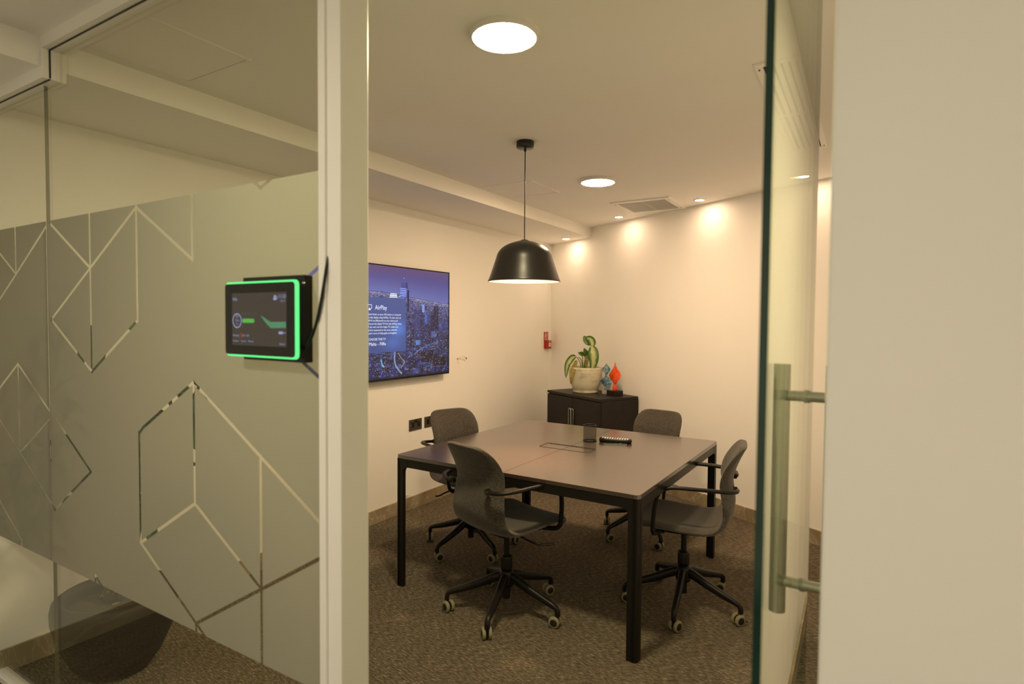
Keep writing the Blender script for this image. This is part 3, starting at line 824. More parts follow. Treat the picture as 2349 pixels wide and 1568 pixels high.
def make_chair(label, loc, rotz, base_rot, seat_drop):
    t = thing('office_chair', label, 'chair', loc, rotz, 'grey upholstered swivel chairs round the table')
    sh = bpy.data.objects.new('seat_shell', make_shell()); COL.objects.link(sh); sh.parent = t
    md = sh.modifiers.new('soft', 'SUBSURF'); md.levels = 1; md.render_levels = 2
    sh['label'] = 'grey one-piece upholstered seat and back'
    # seam piping round the edge is part of the shell; arms
    for s in (-1, 1):
        path = [(s*0.135, -0.246, 0.668), (s*0.165, -0.252, 0.670), (s*0.215, -0.236, 0.675), (s*0.252, -0.185, 0.681), (s*0.266, -0.10, 0.684),
                (s*0.270, 0.0, 0.684), (s*0.270, 0.05, 0.680), (s*0.269, 0.088, 0.664), (s*0.267, 0.110, 0.632), (s*0.262, 0.124, 0.57),
                (s*0.250, 0.132, 0.475), (s*0.236, 0.131, 0.445), (s*0.205, 0.125, 0.430), (s*0.12, 0.10, 0.422)]
        pp = smooth_path(path, 5); n = len(pp)
        secs = []
        for i in range(n):
            f = i/(n-1)
            wv = 0.0135 if f < 0.62 else 0.0115
            secs.append((wv if 0.12 < f else 0.0105, 0.0095))
        b = MB(); b.sweep(pp, secs, M['black_metal'], 12, power=2.4)
        b.cyl((s*0.135, -0.252, 0.668), (s*0.135, -0.232, 0.668), 0.014, M['black_metal'], 16)
        b.build('armrest', parent=t)
    b = MB()
    b.box((0, 0.0, 0.436), (0.20, 0.22, 0.022), M['black_metal'], bev=0.006)
    b.box((0, 0.0, 0.418), (0.10, 0.16, 0.026), M['black_metal'], bev=0.008)
    b.box((0, 0.10, 0.441), (0.30, 0.03, 0.012), M['black_metal'], bev=0.003)
    b.build('tilt_mechanism', parent=t)
    b = MB()
    b.sweep(smooth_path([(0.06, -0.01, 0.424), (0.16, -0.01, 0.414), (0.215, 0.0, 0.408), (0.235, 0.012, 0.408)], 4), (0.0045, 0.0045), M['black_metal'], 10)
    b.sweep(smooth_path([(0.232, 0.010, 0.408), (0.262, 0.03, 0.412), (0.285, 0.048, 0.418)], 4), (0.010, 0.005), M['black_plastic'], 10)
    b.build('height_lever', parent=t)
    for ch in t.children: ch.location.z = -seat_drop - (0.022 if ch.name.startswith(('tilt', 'height')) else 0)
    b = MB()
    b.cyl((0, 0, 0.066), (0, 0, 0.215), 0.020, M['black_metal'], 24)
    b.lathe([(0, 0.215), (0.029, 0.215), (0.030, 0.222), (0.030, 0.275), (0.027, 0.285), (0.016, 0.285)], M['black_plastic'], 28)
    b.cyl((0, 0, 0.28), (0, 0, 0.392-seat_drop), 0.0145, M['black_metal'], 20)
    b.build('gas_column', parent=t)
    b = MB(); b.lathe([(0.020, 0.128), (0.036, 0.130), (0.040, 0.15), (0.040, 0.19), (0.034, 0.208), (0.020, 0.212)], M['black_metal'], 32); b.build('hub', parent=t)
    rr = random.Random(int(abs(loc[0])*1000))
    for i in range(5):
        a = base_rot - rotz + i*2*math.pi/5
        d = Vector((math.cos(a), math.sin(a), 0)); P = lambda r, z: d*r + Vector((0, 0, z))
        b = MB()
        pts = smooth_path([P(0.022, 0.176), P(0.06, 0.170), P(0.14, 0.140), P(0.22, 0.115), P(0.27, 0.101), P(0.293, 0.091), P(0.301, 0.076), P(0.302, 0.056)], 4)
        n = len(pts)
        secs = [(0.021-0.0085*min(1, i2/(n*0.75)), 0.026-0.0145*min(1, i2/(n*0.7))) for i2 in range(n)]
        b.sweep(pts, secs, M['black_metal'], 14, power=2.6)
        leg = b.build('leg', parent=t)
        # twin-wheel caster below the tip
        ca = a + rr.uniform(-1.1, 1.1) + math.pi/2
        ax = Vector((math.cos(ca), math.sin(ca), 0)); off = Vector((-ax.y, ax.x, 0))*0.014
        c = P(0.302, 0) + off + Vector((0, 0, 0.0278))
        b = MB()
        b.cyl(P(0.302, 0.06), P(0.302, 0.030), 0.0065, M['black_plastic'], 12)
        b.cyl(c-ax*0.006, c+ax*0.006, 0.019, M['black_plastic'], 20)
        b.build('caster_body', parent=leg)
        for s in (-1, 1):
            mxw = Matrix.Translation(c + ax*s*0.007) @ (ax*s).to_track_quat('Z', 'Y').to_matrix().to_4x4()
            b = MB(); b.lathe([(0.019, 0.0), (0.026, 0.0), (0.0278, 0.003), (0.0278, 0.012), (0.0258, 0.0155), (0.0175, 0.0158)], M['tyre'], 28, mx=mxw); b.build('tyre', parent=leg, label='olive grey caster tyre')
            b = MB(); b.lathe([(0.0176, 0.0150), (0.014, 0.0166), (0.006, 0.0170), (0, 0.0171)], M['caster_core'], 24, mx=mxw); b.build('wheel_disc', parent=leg, label='black wheel disc')
    return t
R = math.radians
CHAIRS = [
    ('swivel chair nearest the doorway, its grey back turned to the viewer', (-1.554, 2.513, 0), R(-16), 1.204, -0.016),
    ('swivel chair on the right side of the table, seen from its side', (-0.803, 3.056, 0), R(101), 1.065, 0.0),
    ('swivel chair at the left of the table in front of the wall sockets', (-2.192, 3.10, 0), R(-111), 0.803, 0.0),
    ('swivel chair behind the table, right of the dark cabinet', (-1.319, 3.934, 0), R(172), 0.401, 0.035)]
for args in CHAIRS: make_chair(*args)

# ------------------------------------------------------------------ television
TVX = XW + 0.062
ty0, ty1, tz0, tz1 = 2.432, 3.880, 1.038, 1.870
t = thing('television', 'wide wall television showing a night city and a pale message panel', 'television', (TVX, (ty0+ty1)/2, (tz0+tz1)/2), math.pi/2)
# local: x along the wall (world +y), -y out of the wall (world +x), z up
TW, TH2 = ty1-ty0, tz1-tz0
b = MB(); b.box((0, 0.016, 0), (TW, 0.028, TH2), M['black_plastic'], bev=0.003)
b.box((0, 0.040, -0.05), (TW*0.62, 0.03, TH2*0.6), M['black_plastic'], bev=0.004)
b.build('housing', parent=t)
b = MB(); bw = 0.009
for (cx, cz, lx, lz) in ((0, TH2/2-bw/2, TW, bw), (0, -TH2/2+bw*0.8, TW, bw*1.6), (TW/2-bw/2, 0, bw, TH2), (-TW/2+bw/2, 0, bw, TH2)):
    b.box((cx, -0.0005, cz), (lx, 0.009, lz), M['black_plastic'], bev=0.001)
b.build('bezel', parent=t)
b = MB(); b.box((0, 0.0573, -0.05), (0.5, 0.0085, 0.4), M['black_metal']); b.build('wall_bracket', parent=t)
# picture: painted numerically into the screen's own pixels (it is a lit display)
NX, NZ = 600, 344
rng = np.random.default_rng(4)
U, V = np.meshgrid(np.linspace(0, 1, NX), np.linspace(0, 1, NZ))
def L3(r, g, bb): return np.array(lin(r, g, bb)[:3])
img = np.zeros((NZ, NX, 3))
hz = 0.775 - 0.09*np.clip((U-0.45)/0.55, 0, 1)
sky = (V > hz)
tt = np.clip((V-hz)/(1-hz), 0, 1)[..., None]
skyc = L3(98, 106, 172)*(1-tt)**1.6 + L3(66, 58, 122)*(1-(1-tt)**1.6)
warm = np.clip((V-0.90)/0.1, 0, 1)[..., None]*0.35
skyc = skyc*(1-warm) + L3(120, 82, 96)*warm
gnd = np.clip((hz-V)/hz, 0, 1)[..., None]
gc = L3(58, 60, 118)*(1-gnd)**1.5 + L3(26, 26, 60)*(1-(1-gnd)**1.5)
img = np.where(sky[..., None], skyc, gc)
# district blocks
for _ in range(900):
    v = rng.uniform(0.02, 0.70)**1.0; u = rng.uniform(0.2, 1.0); s = 0.25+1.2*(0.75-v)
    w, h = rng.uniform(0.006, 0.02)*s, rng.uniform(0.006, 0.022)*s
    x0, x1, y0, y1 = int((u-w)*NX), int((u+w)*NX), int((v-h)*NZ), int((v+h)*NZ)
    c = L3(*[(24, 24, 54), (40, 44, 92), (30, 40, 96), (52, 66, 130), (20, 18, 44)][rng.integers(5)])
    img[max(y0, 0):max(y1, 0), max(x0, 0):max(x1, 0)] = c
# streets and light clusters
for _ in range(30):
    u0, v0 = rng.uniform(0.3, 1.0), rng.uniform(0.05, 0.62); a = rng.uniform(-0.5, 0.6); ln = rng.uniform(0.03, 0.13)
    for q in np.linspace(0, 1, 60):
        x, y = int((u0+ln*q*math.cos(a))*NX), int((v0+ln*q*math.sin(a))*NZ)
        if 0 <= x < NX-2 and 0 <= y < NZ-2: img[y:y+2, x:x+2] = L3(90, 115, 175)*rng.uniform(0.15, 0.9)
cols = [L3(225, 230, 255), L3(150, 175, 240), L3(235, 205, 160), L3(90, 120, 245), L3(140, 120, 220)]
for _ in range(9000):
    q = rng.uniform(0, 1)**2.4; v = 0.765 - 0.09*0 - q*0.74; u = rng.uniform(0.25, 1.0)
    v -= 0.085*max(0, (u-0.45)/0.55)
    if v < 0.01: continue
    x, y = int(u*NX), int(v*NZ)
    img[y:y+1, x:x+(2 if q < 0.2 else 1)] = cols[rng.choice(5, p=[.33, .3, .17, .13, .07])]*(0.15+0.95*rng.uniform()**2)
def tower(u0, u1, v0, v1, c, lit=0.12, lc=(215, 225, 240)):
    x0, x1, y0, y1 = int(u0*NX), int(u1*NX), int(v0*NZ), int(v1*NZ)
    img[y0:y1, x0:x1] = L3(*c)
    img[y0:y1, int(x0+(x1-x0)*0.72):x1] = L3(*c)*0.55
    for y in range(y0+2, y1-1, 3):
        for x in range(x0+1, x1-1, 2):
            if rng.uniform() < lit: img[y, x] = L3(*lc)*rng.uniform(0.3, 0.9)
tower(.84, .868, .28, .58, (30, 30, 74), .05); tower(.70, .775, .36, .62, (44, 48, 104), .22); tower(.768, .790, .60, .675, (120, 150, 225), .0)
tower(.79, .812, .50, .585, (60, 90, 190), .3); tower(.865, .908, .43, .665, (27, 27, 62), .10); tower(.775, .835, .27, .47, (30, 32, 82), .18)
tower(.905, .992, .20, .375, (26, 32, 74), .22); tower(.91, .96, .43, .50, (48, 56, 130), .3, (200, 220, 255)); tower(.675, .70, .28, .44, (30, 30, 64), .15)
tower(.715, .755, .29, .335, (80, 120, 190), .1); tower(.845, .895, .36, .42, (56, 80, 140), .3)
tower(.86, .975, .075, .165, (24, 20, 40), .03); tower(.76, .87, .12, .235, (22, 20, 46), .03); tower(.64, .72, .08, .17, (28, 30, 70), .04)
def road(pts, c, wd, k):
    for q in smooth_path([(a, bb, 0) for a, bb in pts], 30):
        x, y = int(q.x*NX), int(q.y*NZ)
        img[y:y+wd, x:x+wd+1] = img[y:y+wd, x:x+wd+1]*(1-k) + L3(*c)*k*(0.5+0.5*rng.uniform())
road([(.55, .235), (.548, .17), (.555, .11), (.575, .07), (.60, .03)], (150, 175, 215), 4, 0.42)
road([(.575, .22), (.60, .17), (.625, .13), (.60, .09)], (170, 160, 125), 3, 0.25)
road([(.45, .165), (.46, .12), (.47, .105)], (120, 200, 245), 4, 0.5)
road([(.845, .05), (.85, .12), (.872, .22)], (190, 195, 215), 1, 0.35)
road([(.70, .20), (.76, .25), (.83, .285), (.90, .30)], (110, 150, 205), 4, 0.18)
for _ in range(420):               # window rows and street lamps in the lower half
    u, v = rng.uniform(.36, 1.0), rng.uniform(.02, .42)
    if u < .64 and v > .23: continue
    x, y, c = int(u*NX), int(v*NZ), cols[rng.choice(5, p=[.4, .25, .25, .06, .04])]*rng.uniform(.2, .9)
    if rng.uniform() < .3: img[y:y+1, x:x+int(rng.uniform(3, 9))] = c*.7
    else: img[y:y+2, x:x+2] = c
# landmark tower and lit block
tower(.592, .660, .73, .815, (70, 92, 190), .3, (225, 235, 255)); tower(.60, .65, .815, .87, (62, 66, 140), .06); tower(.648, .662, .60, .80, (30, 32, 78), .02)
img[int(.87*NZ):int(.93*NZ), int(.622*NX):int(.626*NX)] = L3(74, 74, 150)
for vv in (.747, .763, .779, .795, .812): img[int(vv*NZ):int(vv*NZ)+1, int(.594*NX):int(.640*NX)] = L3(205, 222, 255)
img[int(.905*NZ):int(.905*NZ)+2, int(.622*NX):int(.626*NX)] = L3(250, 250, 255)
for k2 in range(4): img[int((.724+.0115*k2)*NZ):int((.724+.0115*k2)*NZ)+2, int((.513+.003*k2)*NX):int((.573-.002*k2)*NX)] = L3(240, 248, 255)
# translucent message panel
px0, px1, py0, py1 = int(.10*NX), int(.637*NX), int(.238*NZ), int(.722*NZ)
pv = (V[py0:py1, px0:px1]-.24)/.48; pu = U[py0:py1, px0:px1]
glow = np.exp(-((pu-.585)/.05)**2 - ((pv-.42)/.13)**2) + 0.5*np.exp(-((pu-.54)/.06)**2 - ((pv-.16)/.12)**2)
base = L3(64, 82, 142)*(0.86+0.14*pv[..., None]) 
img[py0:py1, px0:px1] = base + L3(72, 132, 222)[None, None]*0.45*glow[..., None]
me = bpy.data.meshes.new('screen')
sw, sz = TW-2*bw, TH2-2.6*bw
vx = np.stack([(U-0.5)*sw, np.full_like(U, -0.0012), (V-0.5)*sz + bw*0.3], -1).reshape(-1, 3)
idx = np.arange(NX*NZ).reshape(NZ, NX)
fc = np.stack([idx[:-1, :-1], idx[:-1, 1:], idx[1:, 1:], idx[1:, :-1]], -1).reshape(-1, 4)
me.from_pydata(vx.tolist(), [], fc.tolist())
ca = me.color_attributes.new('picture', 'FLOAT_COLOR', 'POINT')
ca.data.foreach_set('color', np.concatenate([img.reshape(-1, 3), np.ones((NX*NZ, 1))], 1).astype(np.float32).ravel())
me.materials.append(M['screen'])
o = bpy.data.objects.new('screen', me); COL.objects.link(o); o.parent = t
o['label'] = 'lit screen with blue night skyline'
# lettering; local text x = world y
yc, zc = (ty0+ty1)/2, (tz0+tz1)/2
TL = 2.962 - yc
ztop, dz = 1.508, 0.0222
body = [('Send what\'s on your iOS device or computer', .336), ('to this display using AirPlay. To start, turn on', .334), ('Wi-Fi and Bluetooth on your device and', .298),
        ('choose this Apple TV from the AirPlay menu.', .340), ('If you can\'t see this Apple TV, make sure', .304), ('you\'re connected to the same network.', .294), ('Learn more at help.apple.com/appletv', .288)]
def screen_part(me, name, label):
    o = bpy.data.objects.new(name, me); COL.objects.link(o); o.parent = t
    o.rotation_euler = (math.pi/2, 0, 0); o.location = (0, -0.0024, 0); o['label'] = label
screen_part(text_mesh([('AirPlay', 3.030-yc, 1.548-zc, 0.046, .118)], M['txt_white'], 'screen_title'), 'screen_title', 'white heading on the screen')
screen_part(text_mesh([(s_, TL, ztop-dz*i-zc, 0.0195, w) for i, (s_, w) in enumerate(body)], M['txt_white'], 'screen_paragraph'), 'screen_paragraph', 'small white paragraph on the screen')
screen_part(text_mesh([('CHOOSE THIS TV', TL+.006, 1.330-zc, 0.024, .166), ('Malta - Filfla', TL+.006, 1.294-zc, 0.033, .166)], M['txt_white'], 'screen_caption'), 'screen_caption', 'two white lines at the foot of the panel')
me = bpy.data.meshes.new('screen_icon'); me.materials.append(M['txt_white'])
big = bmesh.new()
def quad2(x0, y0, x1, y1):
    vs = [big.verts.new((x, y, 0)) for x, y in ((x0, y0), (x1, y0), (x1, y1), (x0, y1))]; big.faces.new(vs)
ix, iz, iw, ih, q = TL-0.006, 1.548-zc, 0.042, 0.034, 0.0035
quad2(ix, iz+ih-q, ix+iw, iz+ih); quad2(ix, iz+0.006, ix+q, iz+ih-q); quad2(ix+iw-q, iz+0.006, ix+iw, iz+ih-q); quad2(ix+q, iz+0.006, ix+0.010, iz+0.0095); quad2(ix+iw-0.010, iz+0.006, ix+iw-q, iz+0.0095)
vs = [big.verts.new(p) for p in ((ix+0.008, iz-0.005, 0), (ix+iw-0.008, iz-0.005, 0), (ix+iw/2, iz+0.013, 0))]; big.faces.new(vs)
big.to_mesh(me); big.free()
screen_part(me, 'screen_icon', 'white screen and triangle icon')

# ------------------------------------------------------------------ things on the left wall
def socket(y, label):
    t = thing('wall_socket', label, 'socket', (XW, y, 0.657), math.pi/2, 'double wall sockets under the television')
    b = MB(); b.box((0, -0.004, 0), (0.146, 0.008, 0.086), M['brass'], bev=0.0015); b.build('face_plate', parent=t)
    for s in (-1, 1):
        b = MB(); x = s*0.036
        b.box((x, -0.0084, 0.014), (0.010, 0.0012, 0.016), M['socket_hole'])
        for q in (-1, 1): b.box((x+q*0.0115, -0.0084, -0.012), (0.011, 0.0012, 0.008), M['socket_hole'])
        b.box((x, -0.0083, 0.0), (0.034, 0.0008, 0.040), M['socket_hole'])
        b.build('outlet', parent=t)
        b = MB(); b.box((s*0.0085, -0.0095, 0.026), (0.012, 0.004, 0.020), M['socket_hole'], rot=Matrix.Rotation(0.12, 4, 'X'), bev=0.001); b.build('switch', parent=t)
        b = MB(); b.cyl((s*0.061, -0.0075, 0), (s*0.061, -0.0095, 0), 0.0042, M['chrome'], 14); b.build('screw', parent=t)
socket(3.532, 'dark double wall socket on the left wall, fully visible')
socket(3.716, 'dark double wall socket partly hidden behind the chair back')
# coiled leftover cable by the television
t = thing('cable_stub', 'short loose white cable poking out of the wall beside the television', 'cable', (XW, 4.12, 1.146), math.pi/2)
b = MB(); b.sweep(smooth_path([(-0.035, 0.0, 0.0), (-0.04, -0.02, 0.012), (-0.01, -0.03, 0.022), (0.03, -0.03, 0.016), (0.055, -0.025, 0.004)], 6), (0.0022, 0.0022), M['white_plastic'], 8)
b.sweep(smooth_path([(-0.035, 0.0, 0.0), (-0.046, -0.018, -0.006), (-0.05, -0.02, -0.035), (-0.042, -0.018, -0.045)], 6), (0.0022, 0.0022), M['white_plastic'], 8)
b.build('wire', parent=t)
b = MB(); b.cyl((0.052, -0.025, 0.006), (0.066, -0.023, -0.004), 0.0045, M['black_plastic'], 12); b.build('connector', parent=t, label='dark connector end')
b = MB(); b.cyl((-0.035, -0.0005, 0), (-0.035, -0.002, 0), 0.008, M['ink'], 14); b.build('wall_hole', parent=t, label='dark hole in the wall')
t = thing('cable_outlet', 'tiny white cable clip low on the left wall above the skirting', 'cable', (XW, 3.431, 0.118), math.pi/2)
b = MB(); b.box((0, -0.006, 0), (0.012, 0.012, 0.016), M['white_plastic'], bev=0.002); b.build('clip', parent=t)
b = MB(); b.sweep(smooth_path([(0, -0.011, 0.004), (0.006, -0.024, 0.006), (0.014, -0.02, -0.008)], 5), (0.0018, 0.0018), M['white_plastic'], 8); b.build('wire', parent=t)
# fire sign and call point near the corner
t = thing('fire_sign', 'small red fire extinguisher sign on the left wall near the corner', 'sign', (XW, 5.700, 1.313), math.pi/2)
b = MB(); b.box((0, -0.001, 0), (0.100, 0.002, 0.094), M['sign_red']); b.build('plate', parent=t)
b = MB()
b.box((-0.014, -0.0024, 0.004), (0.022, 0.0008, 0.038), M['sign_white'], bev=0.0003); b.box((-0.014, -0.0024, 0.028), (0.008, 0.0008, 0.012), M['sign_white']); b.box((-0.008, -0.0024, 0.036), (0.026, 0.0008, 0.005), M['sign_white'])
b.box((0.022, -0.0024, 0.010), (0.011, 0.0008, 0.044), M['sign_white']); b.box((0, -0.0024, -0.023), (0.084, 0.0008, 0.003), M['sign_white']); b.box((0, -0.0024, -0.036), (0.07, 0.0008, 0.006), M['sign_white'])
b.build('pictogram', parent=t, label='white extinguisher and flame pictogram')
t = thing('fire_call_point', 'red fire alarm call point box below the small red sign', 'alarm', (XW, 5.702, 1.222), math.pi/2)
b = MB(); b.box((0, -0.022, 0), (0.094, 0.044, 0.092), M['red'], bev=0.004); b.build('box', parent=t)
b = MB(); b.box((0.008, -0.0448, -0.002), (0.044, 0.0015, 0.040), M['sign_white']); b.build('break_panel', parent=t, label='white press panel')
b = MB(); b.box((0.008, -0.046, 0.0), (0.020, 0.001, 0.008), M['ink']); b.build('panel_marking', parent=t, label='dark mark on the press panel')
b = MB(); b.box((0.006, -0.0446, 0.033), (0.022, 0.001, 0.010), M['sign_white'], bev=0.0003); b.build('sticker', parent=t, label='pale sticker')

# ------------------------------------------------------------------ cabinet in the corner
CW, CD, CH = 0.80, 0.45, 0.80
s0 = 0.622
org = far(s0, 0.020)
t = thing('storage_cabinet', 'black-brown two-door storage cabinet in the corner by the angled wall', 'cabinet', org, WALL_ROT)
# local: x along the wall, -y into the room
b = MB(); b.box((CW/2, -CD/2+0.010, CH/2-0.012), (CW, CD-0.020, CH-0.025), M['cabinet']); b.build('body', parent=t)
b = MB(); b.box((CW/2, -CD/2, CH-0.0115), (CW, CD, 0.023), M['cabinet'], bev=0.0012); b.build('cabinet_top', parent=t)
b = MB(); b.box((CW/2, -CD/2, 0.02), (CW-0.02, CD-0.06, 0.04), M['black_metal']); b.build('plinth', parent=t)
for i in (0, 1):
    x0 = 0.002 if i == 0 else CW/2+0.0015
    wd = CW/2-0.004
    b = MB(); b.box((x0+wd/2, -CD+0.0095, (CH-0.03+0.04)/2), (wd, 0.018, CH-0.073), M['cabinet'], bev=0.001)
    d = b.build('door', parent=t)
    hx = CW/2-0.021 if i == 0 else CW/2+0.021
    ring = [(hx + p[0], -CD-0.008, 0.585 + p[1]) for p in rrect(0.030, 0.17, 0.0149, 8)]
    b = MB(); b.sweep(ring, (0.0032, 0.0045), M['chrome'], 10, upv=(0, 1, 0), closed=True)
    for zz in (0.515, 0.655): b.cyl((hx, -CD+0.001, zz), (hx, -CD-0.006, zz+0), 0.0025, M['chrome'], 8)
    b.build('handle', parent=d, label='rounded metal pull ring')
    ln = rrect(0.024, 0.164, 0.0119, 8)
    b = MB(); mxh = Matrix.Translation((hx, -CD-0.0003, 0.585)) @ Matrix(((1, 0, 0, 0), (0, 0, -1, 0), (0, 1, 0, 0), (0, 0, 0, 1)))
    b.prism(ln, 0, 0.001, M['black_plastic'], mx=mxh); b.build('handle_inset', parent=d)

# ------------------------------------------------------------------ plants
def leaf(bm, path, hw, slot, uvl, fold=0.25, normal=(0, -1, 0), wave=0.0):
    """tapered leaf along path; UV x along, y across (-1..1)"""
    P = smooth_path(path, 5); n = len(P); NU = 6
    rows = []
    nv = Vector(normal)
    for i, p in enumerate(P):
        tq = i/(n-1)
        t_ = (P[min(i+1, n-1)]-P[max(i-1, 0)]).normalized()
        s = t_.cross(nv)
        if s.length < 1e-3: s = Vector((1, 0, 0))
        s.normalize(); nn = s.cross(t_).normalized()
        w = hw*(max(0.0, math.sin(math.pi*min(1, tq**0.8)))**0.75) + 0.0006
        row = []
        for j in range(NU+1):
            u = -1 + 2*j/NU
            row.append((bm.verts.new(p + s*u*w + nn*(abs(u)*w*fold + wave*w*math.sin(9*tq)*u)), tq, u))
        rows.append(row)
    for i in range(n-1):
        for j in range(NU):
            q = (rows[i][j], rows[i][j+1], rows[i+1][j+1], rows[i+1][j])
            f = bm.faces.new([v[0] for v in q]); f.smooth = True; f.material_index = slot
            for lp, v in zip(f.loops, q): lp[uvl].uv = (v[1], v[2])
def leaf_obj(name, leaves, mats, parent, label=None, thick=0.0012):
    bm = bmesh.new(); uvl = bm.loops.layers.uv.new('leaf')
    for (path, hw, slot, fold, nrm, wave) in leaves: leaf(bm, path, hw, slot, uvl, fold, nrm, wave)
    me = bpy.data.meshes.new(name); bm.to_mesh(me); bm.free()
    for mt in mats: me.materials.append(mt)
    o = bpy.data.objects.new(name, me); COL.objects.link(o); o.parent = parent
    sd = o.modifiers.new('thickness', 'SOLIDIFY'); sd.thickness = thick; sd.offset = 0
    if label: o['label'] = label
    return o
pp = far(s0, 0.0) + WD*0.315 + WN*0.245
view = Vector((pp.x, pp.y, 0)).normalized()
t = thing('potted_plant', 'small variegated plant in a grey stone pot standing on the dark cabinet', 'plant', (pp.x, pp.y, CH), math.atan2(-view.x, view.y))
# local: x to the viewer's right, -y towards the viewer
b = MB()
b.lathe([(0, 0.004), (0.105, 0.0), (0.118, 0.002), (0.120, 0.014), (0.114, 0.022), (0.124, 0.034), (0.142, 0.085), (0.156, 0.150), (0.163, 0.205), (0.165, 0.238), (0.163, 0.243), (0.155, 0.242), (0.152, 0.236), (0.150, 0.20)], M['stone_pot'], 56)
b.build('pot', parent=t, label='grey-green stoneware pot')
b = MB(); b.lathe([(0.1505, 0.203), (0.08, 0.212), (0, 0.215)], M['soil'], 40); b.build('soil', parent=t)
K = 0.00432
def pl(px, py, dy=0.0): return ((px-1328)*K, dy, (891-py)*K)
b = MB()
for path in ([pl(1322, 838), pl(1321, 818), pl(1320, 800)], [pl(1318, 838), pl(1315, 824), pl(1309, 815), pl(1304, 812)], [pl(1324, 838), pl(1326, 820, -.01), pl(1331, 812, -.01)],
             [pl(1326, 838), pl(1331, 822, -.02), pl(1338, 806, -.03), pl(1341, 790, -.04)], [pl(1321, 838), pl(1318, 820), pl(1312, 813)], [pl(1325, 838), pl(1327, 822), pl(1324, 806, .01)]):
    b.sweep(smooth_path(path, 6), (0.0042, 0.0042), M['stem'], 8)
b.build('stem', parent=t)
V1 = (0, -1, 0)
leaf_obj('leaf', [([pl(1341, 788, -.05), pl(1344, 802, -.085), pl(1345, 822, -.10), pl(1341, 843, -.10)], 0.049, 0, .12, V1, .02)], [M['leaf_var']], t, 'large pale-centred hanging leaf')
leaf_obj('leaf', [([pl(1341, 790, -.05), pl(1342, 782, -.03), pl(1337, 773, .0), pl(1324, 771, .03)], 0.034, 0, .5, (0, -1, .35), .05)], [M['leaf_var']], t, 'folded upright top leaf')
leaf_obj('leaf', [([pl(1324, 766, .02), pl(1327, 776, 0.0), pl(1333, 783, -.01), pl(1340, 786, -.03)], 0.022, 0, .3, V1, .03)], [M['leaf_green']], t, 'green underside of the top leaf')
leaf_obj('leaf', [([pl(1306, 812), pl(1296, 816, -.03), pl(1287, 832, -.06), pl(1285, 859, -.07)], 0.030, 0, .35, (0.25, -1, 0.1), .02)], [M['leaf_var']], t, 'long leaf drooping over the left rim')
leaf_obj('leaf', [([pl(1308, 820, -.03), pl(1303, 834, -.10), pl(1298, 852, -.17), pl(1297, 870, -.165)], 0.022, 0, .6, V1, .2)], [M['leaf_dry']], t, 'withered yellow leaf hanging over the rim')
leaf_obj('leaf', [([pl(1332, 808, -.02), pl(1330, 822, -.05), pl(1329, 838, -.06)], 0.017, 0, .6, V1, .15)], [M['leaf_dry']], t, 'withered yellow leaf inside the pot')
leaf_obj('leaf', [([pl(1324, 807, .0), pl(1318, 806, -.02), pl(1311, 803, -.03)], 0.021, 0, .35, (0, -1, .3), .05), ([pl(1331, 812, 0), pl(1327, 803, -.02), pl(1324, 793, -.02)], 0.022, 0, .4, (0.3, -1, 0), .05), ([pl(1334, 812, 0), pl(1331, 804, -.01), pl(1325, 794, -.015)], 0.02, 0, .3, (-.4, -1, 0), .05)], [M['leaf_green']], t, 'small green young leaves')

# dark floor planter behind the film
PX, PY = -2.69, 1.222
t = thing('floor_planter', 'dark round planter on the carpet behind the bottom of the frosted glass', 'plant', (PX, PY, 0))
b = MB(); b.lathe([(0, 0.003), (0.10, 0.0), (0.125, 0.006), (0.165, 0.06), (0.205, 0.15), (0.226, 0.24), (0.228, 0.285), (0.222, 0.315), (0.205, 0.328), (0.185, 0.322), (0.178, 0.300), (0.176, 0.27)], M['planter'], 64)
b.build('pot', parent=t, label='charcoal round bowl pot')
b = MB(); b.lathe([(0.1765, 0.272), (0.09, 0.282), (0, 0.286)], M['soil'], 40); b.build('soil', parent=t)
rnd = random.Random(11)
b = MB(); lv = []
for k in range(7):
    a = rnd.uniform(0, 6.28); r0 = rnd.uniform(0.01, 0.06)
    hx = rnd.uniform(-0.12, 0.40); hy = rnd.uniform(-0.12, 0.16); hh = rnd.uniform(0.75, 1.40)
    st = [Vector((r0*math.cos(a), r0*math.sin(a), 0.275)), Vector((hx*0.35, hy*0.35, 0.28+hh*0.4)), Vector((hx*0.75, hy*0.8, 0.28+hh*0.72)), Vector((hx, hy, 0.28+hh*0.86))]
    sp = smooth_path(st, 6)
    b.sweep(sp, (0.006, 0.006), M['bark'], 8)
    for q in range(9):
        p = sp[min(len(sp)-1, 5+int(q*(len(sp)-6)/8))]
        an = rnd.uniform(0, 6.28); ln = rnd.uniform(0.16, 0.27)
        d = Vector((math.cos(an), math.sin(an)*0.55, 0))
        e1, e2 = p + d*ln*0.5 + Vector((0, 0, rnd.uniform(0.02, 0.10))), p + d*ln + Vector((0, 0, rnd.uniform(-0.10, 0.08)))
        def lim(v): return Vector((max(v.x, XW+0.03-PX), max(v.y, YP+0.03-PY), v.z))
        lv.append(([p, lim(e1), lim(e2)], rnd.uniform(0.030, 0.048), 0, .25, (d.y*0.3, -0.4, 1), .05))
b.build('stem', parent=t)
leaf_obj('foliage', lv, [M['leaf_dark']], t, 'broad dark green leaves')
b = MB()
for q in range(7):
    a = rnd.uniform(0, 6.28); r0 = rnd.uniform(0.02, 0.14)
    b.box((r0*math.cos(a), r0*math.sin(a), 0.289), (0.03, 0.012, 0.006), M['leaf_dry'], rot=rnd.uniform(0, 3), bev=0.002)
b.build('fallen_leaves', parent=t, label='dry yellowish bits on the soil')

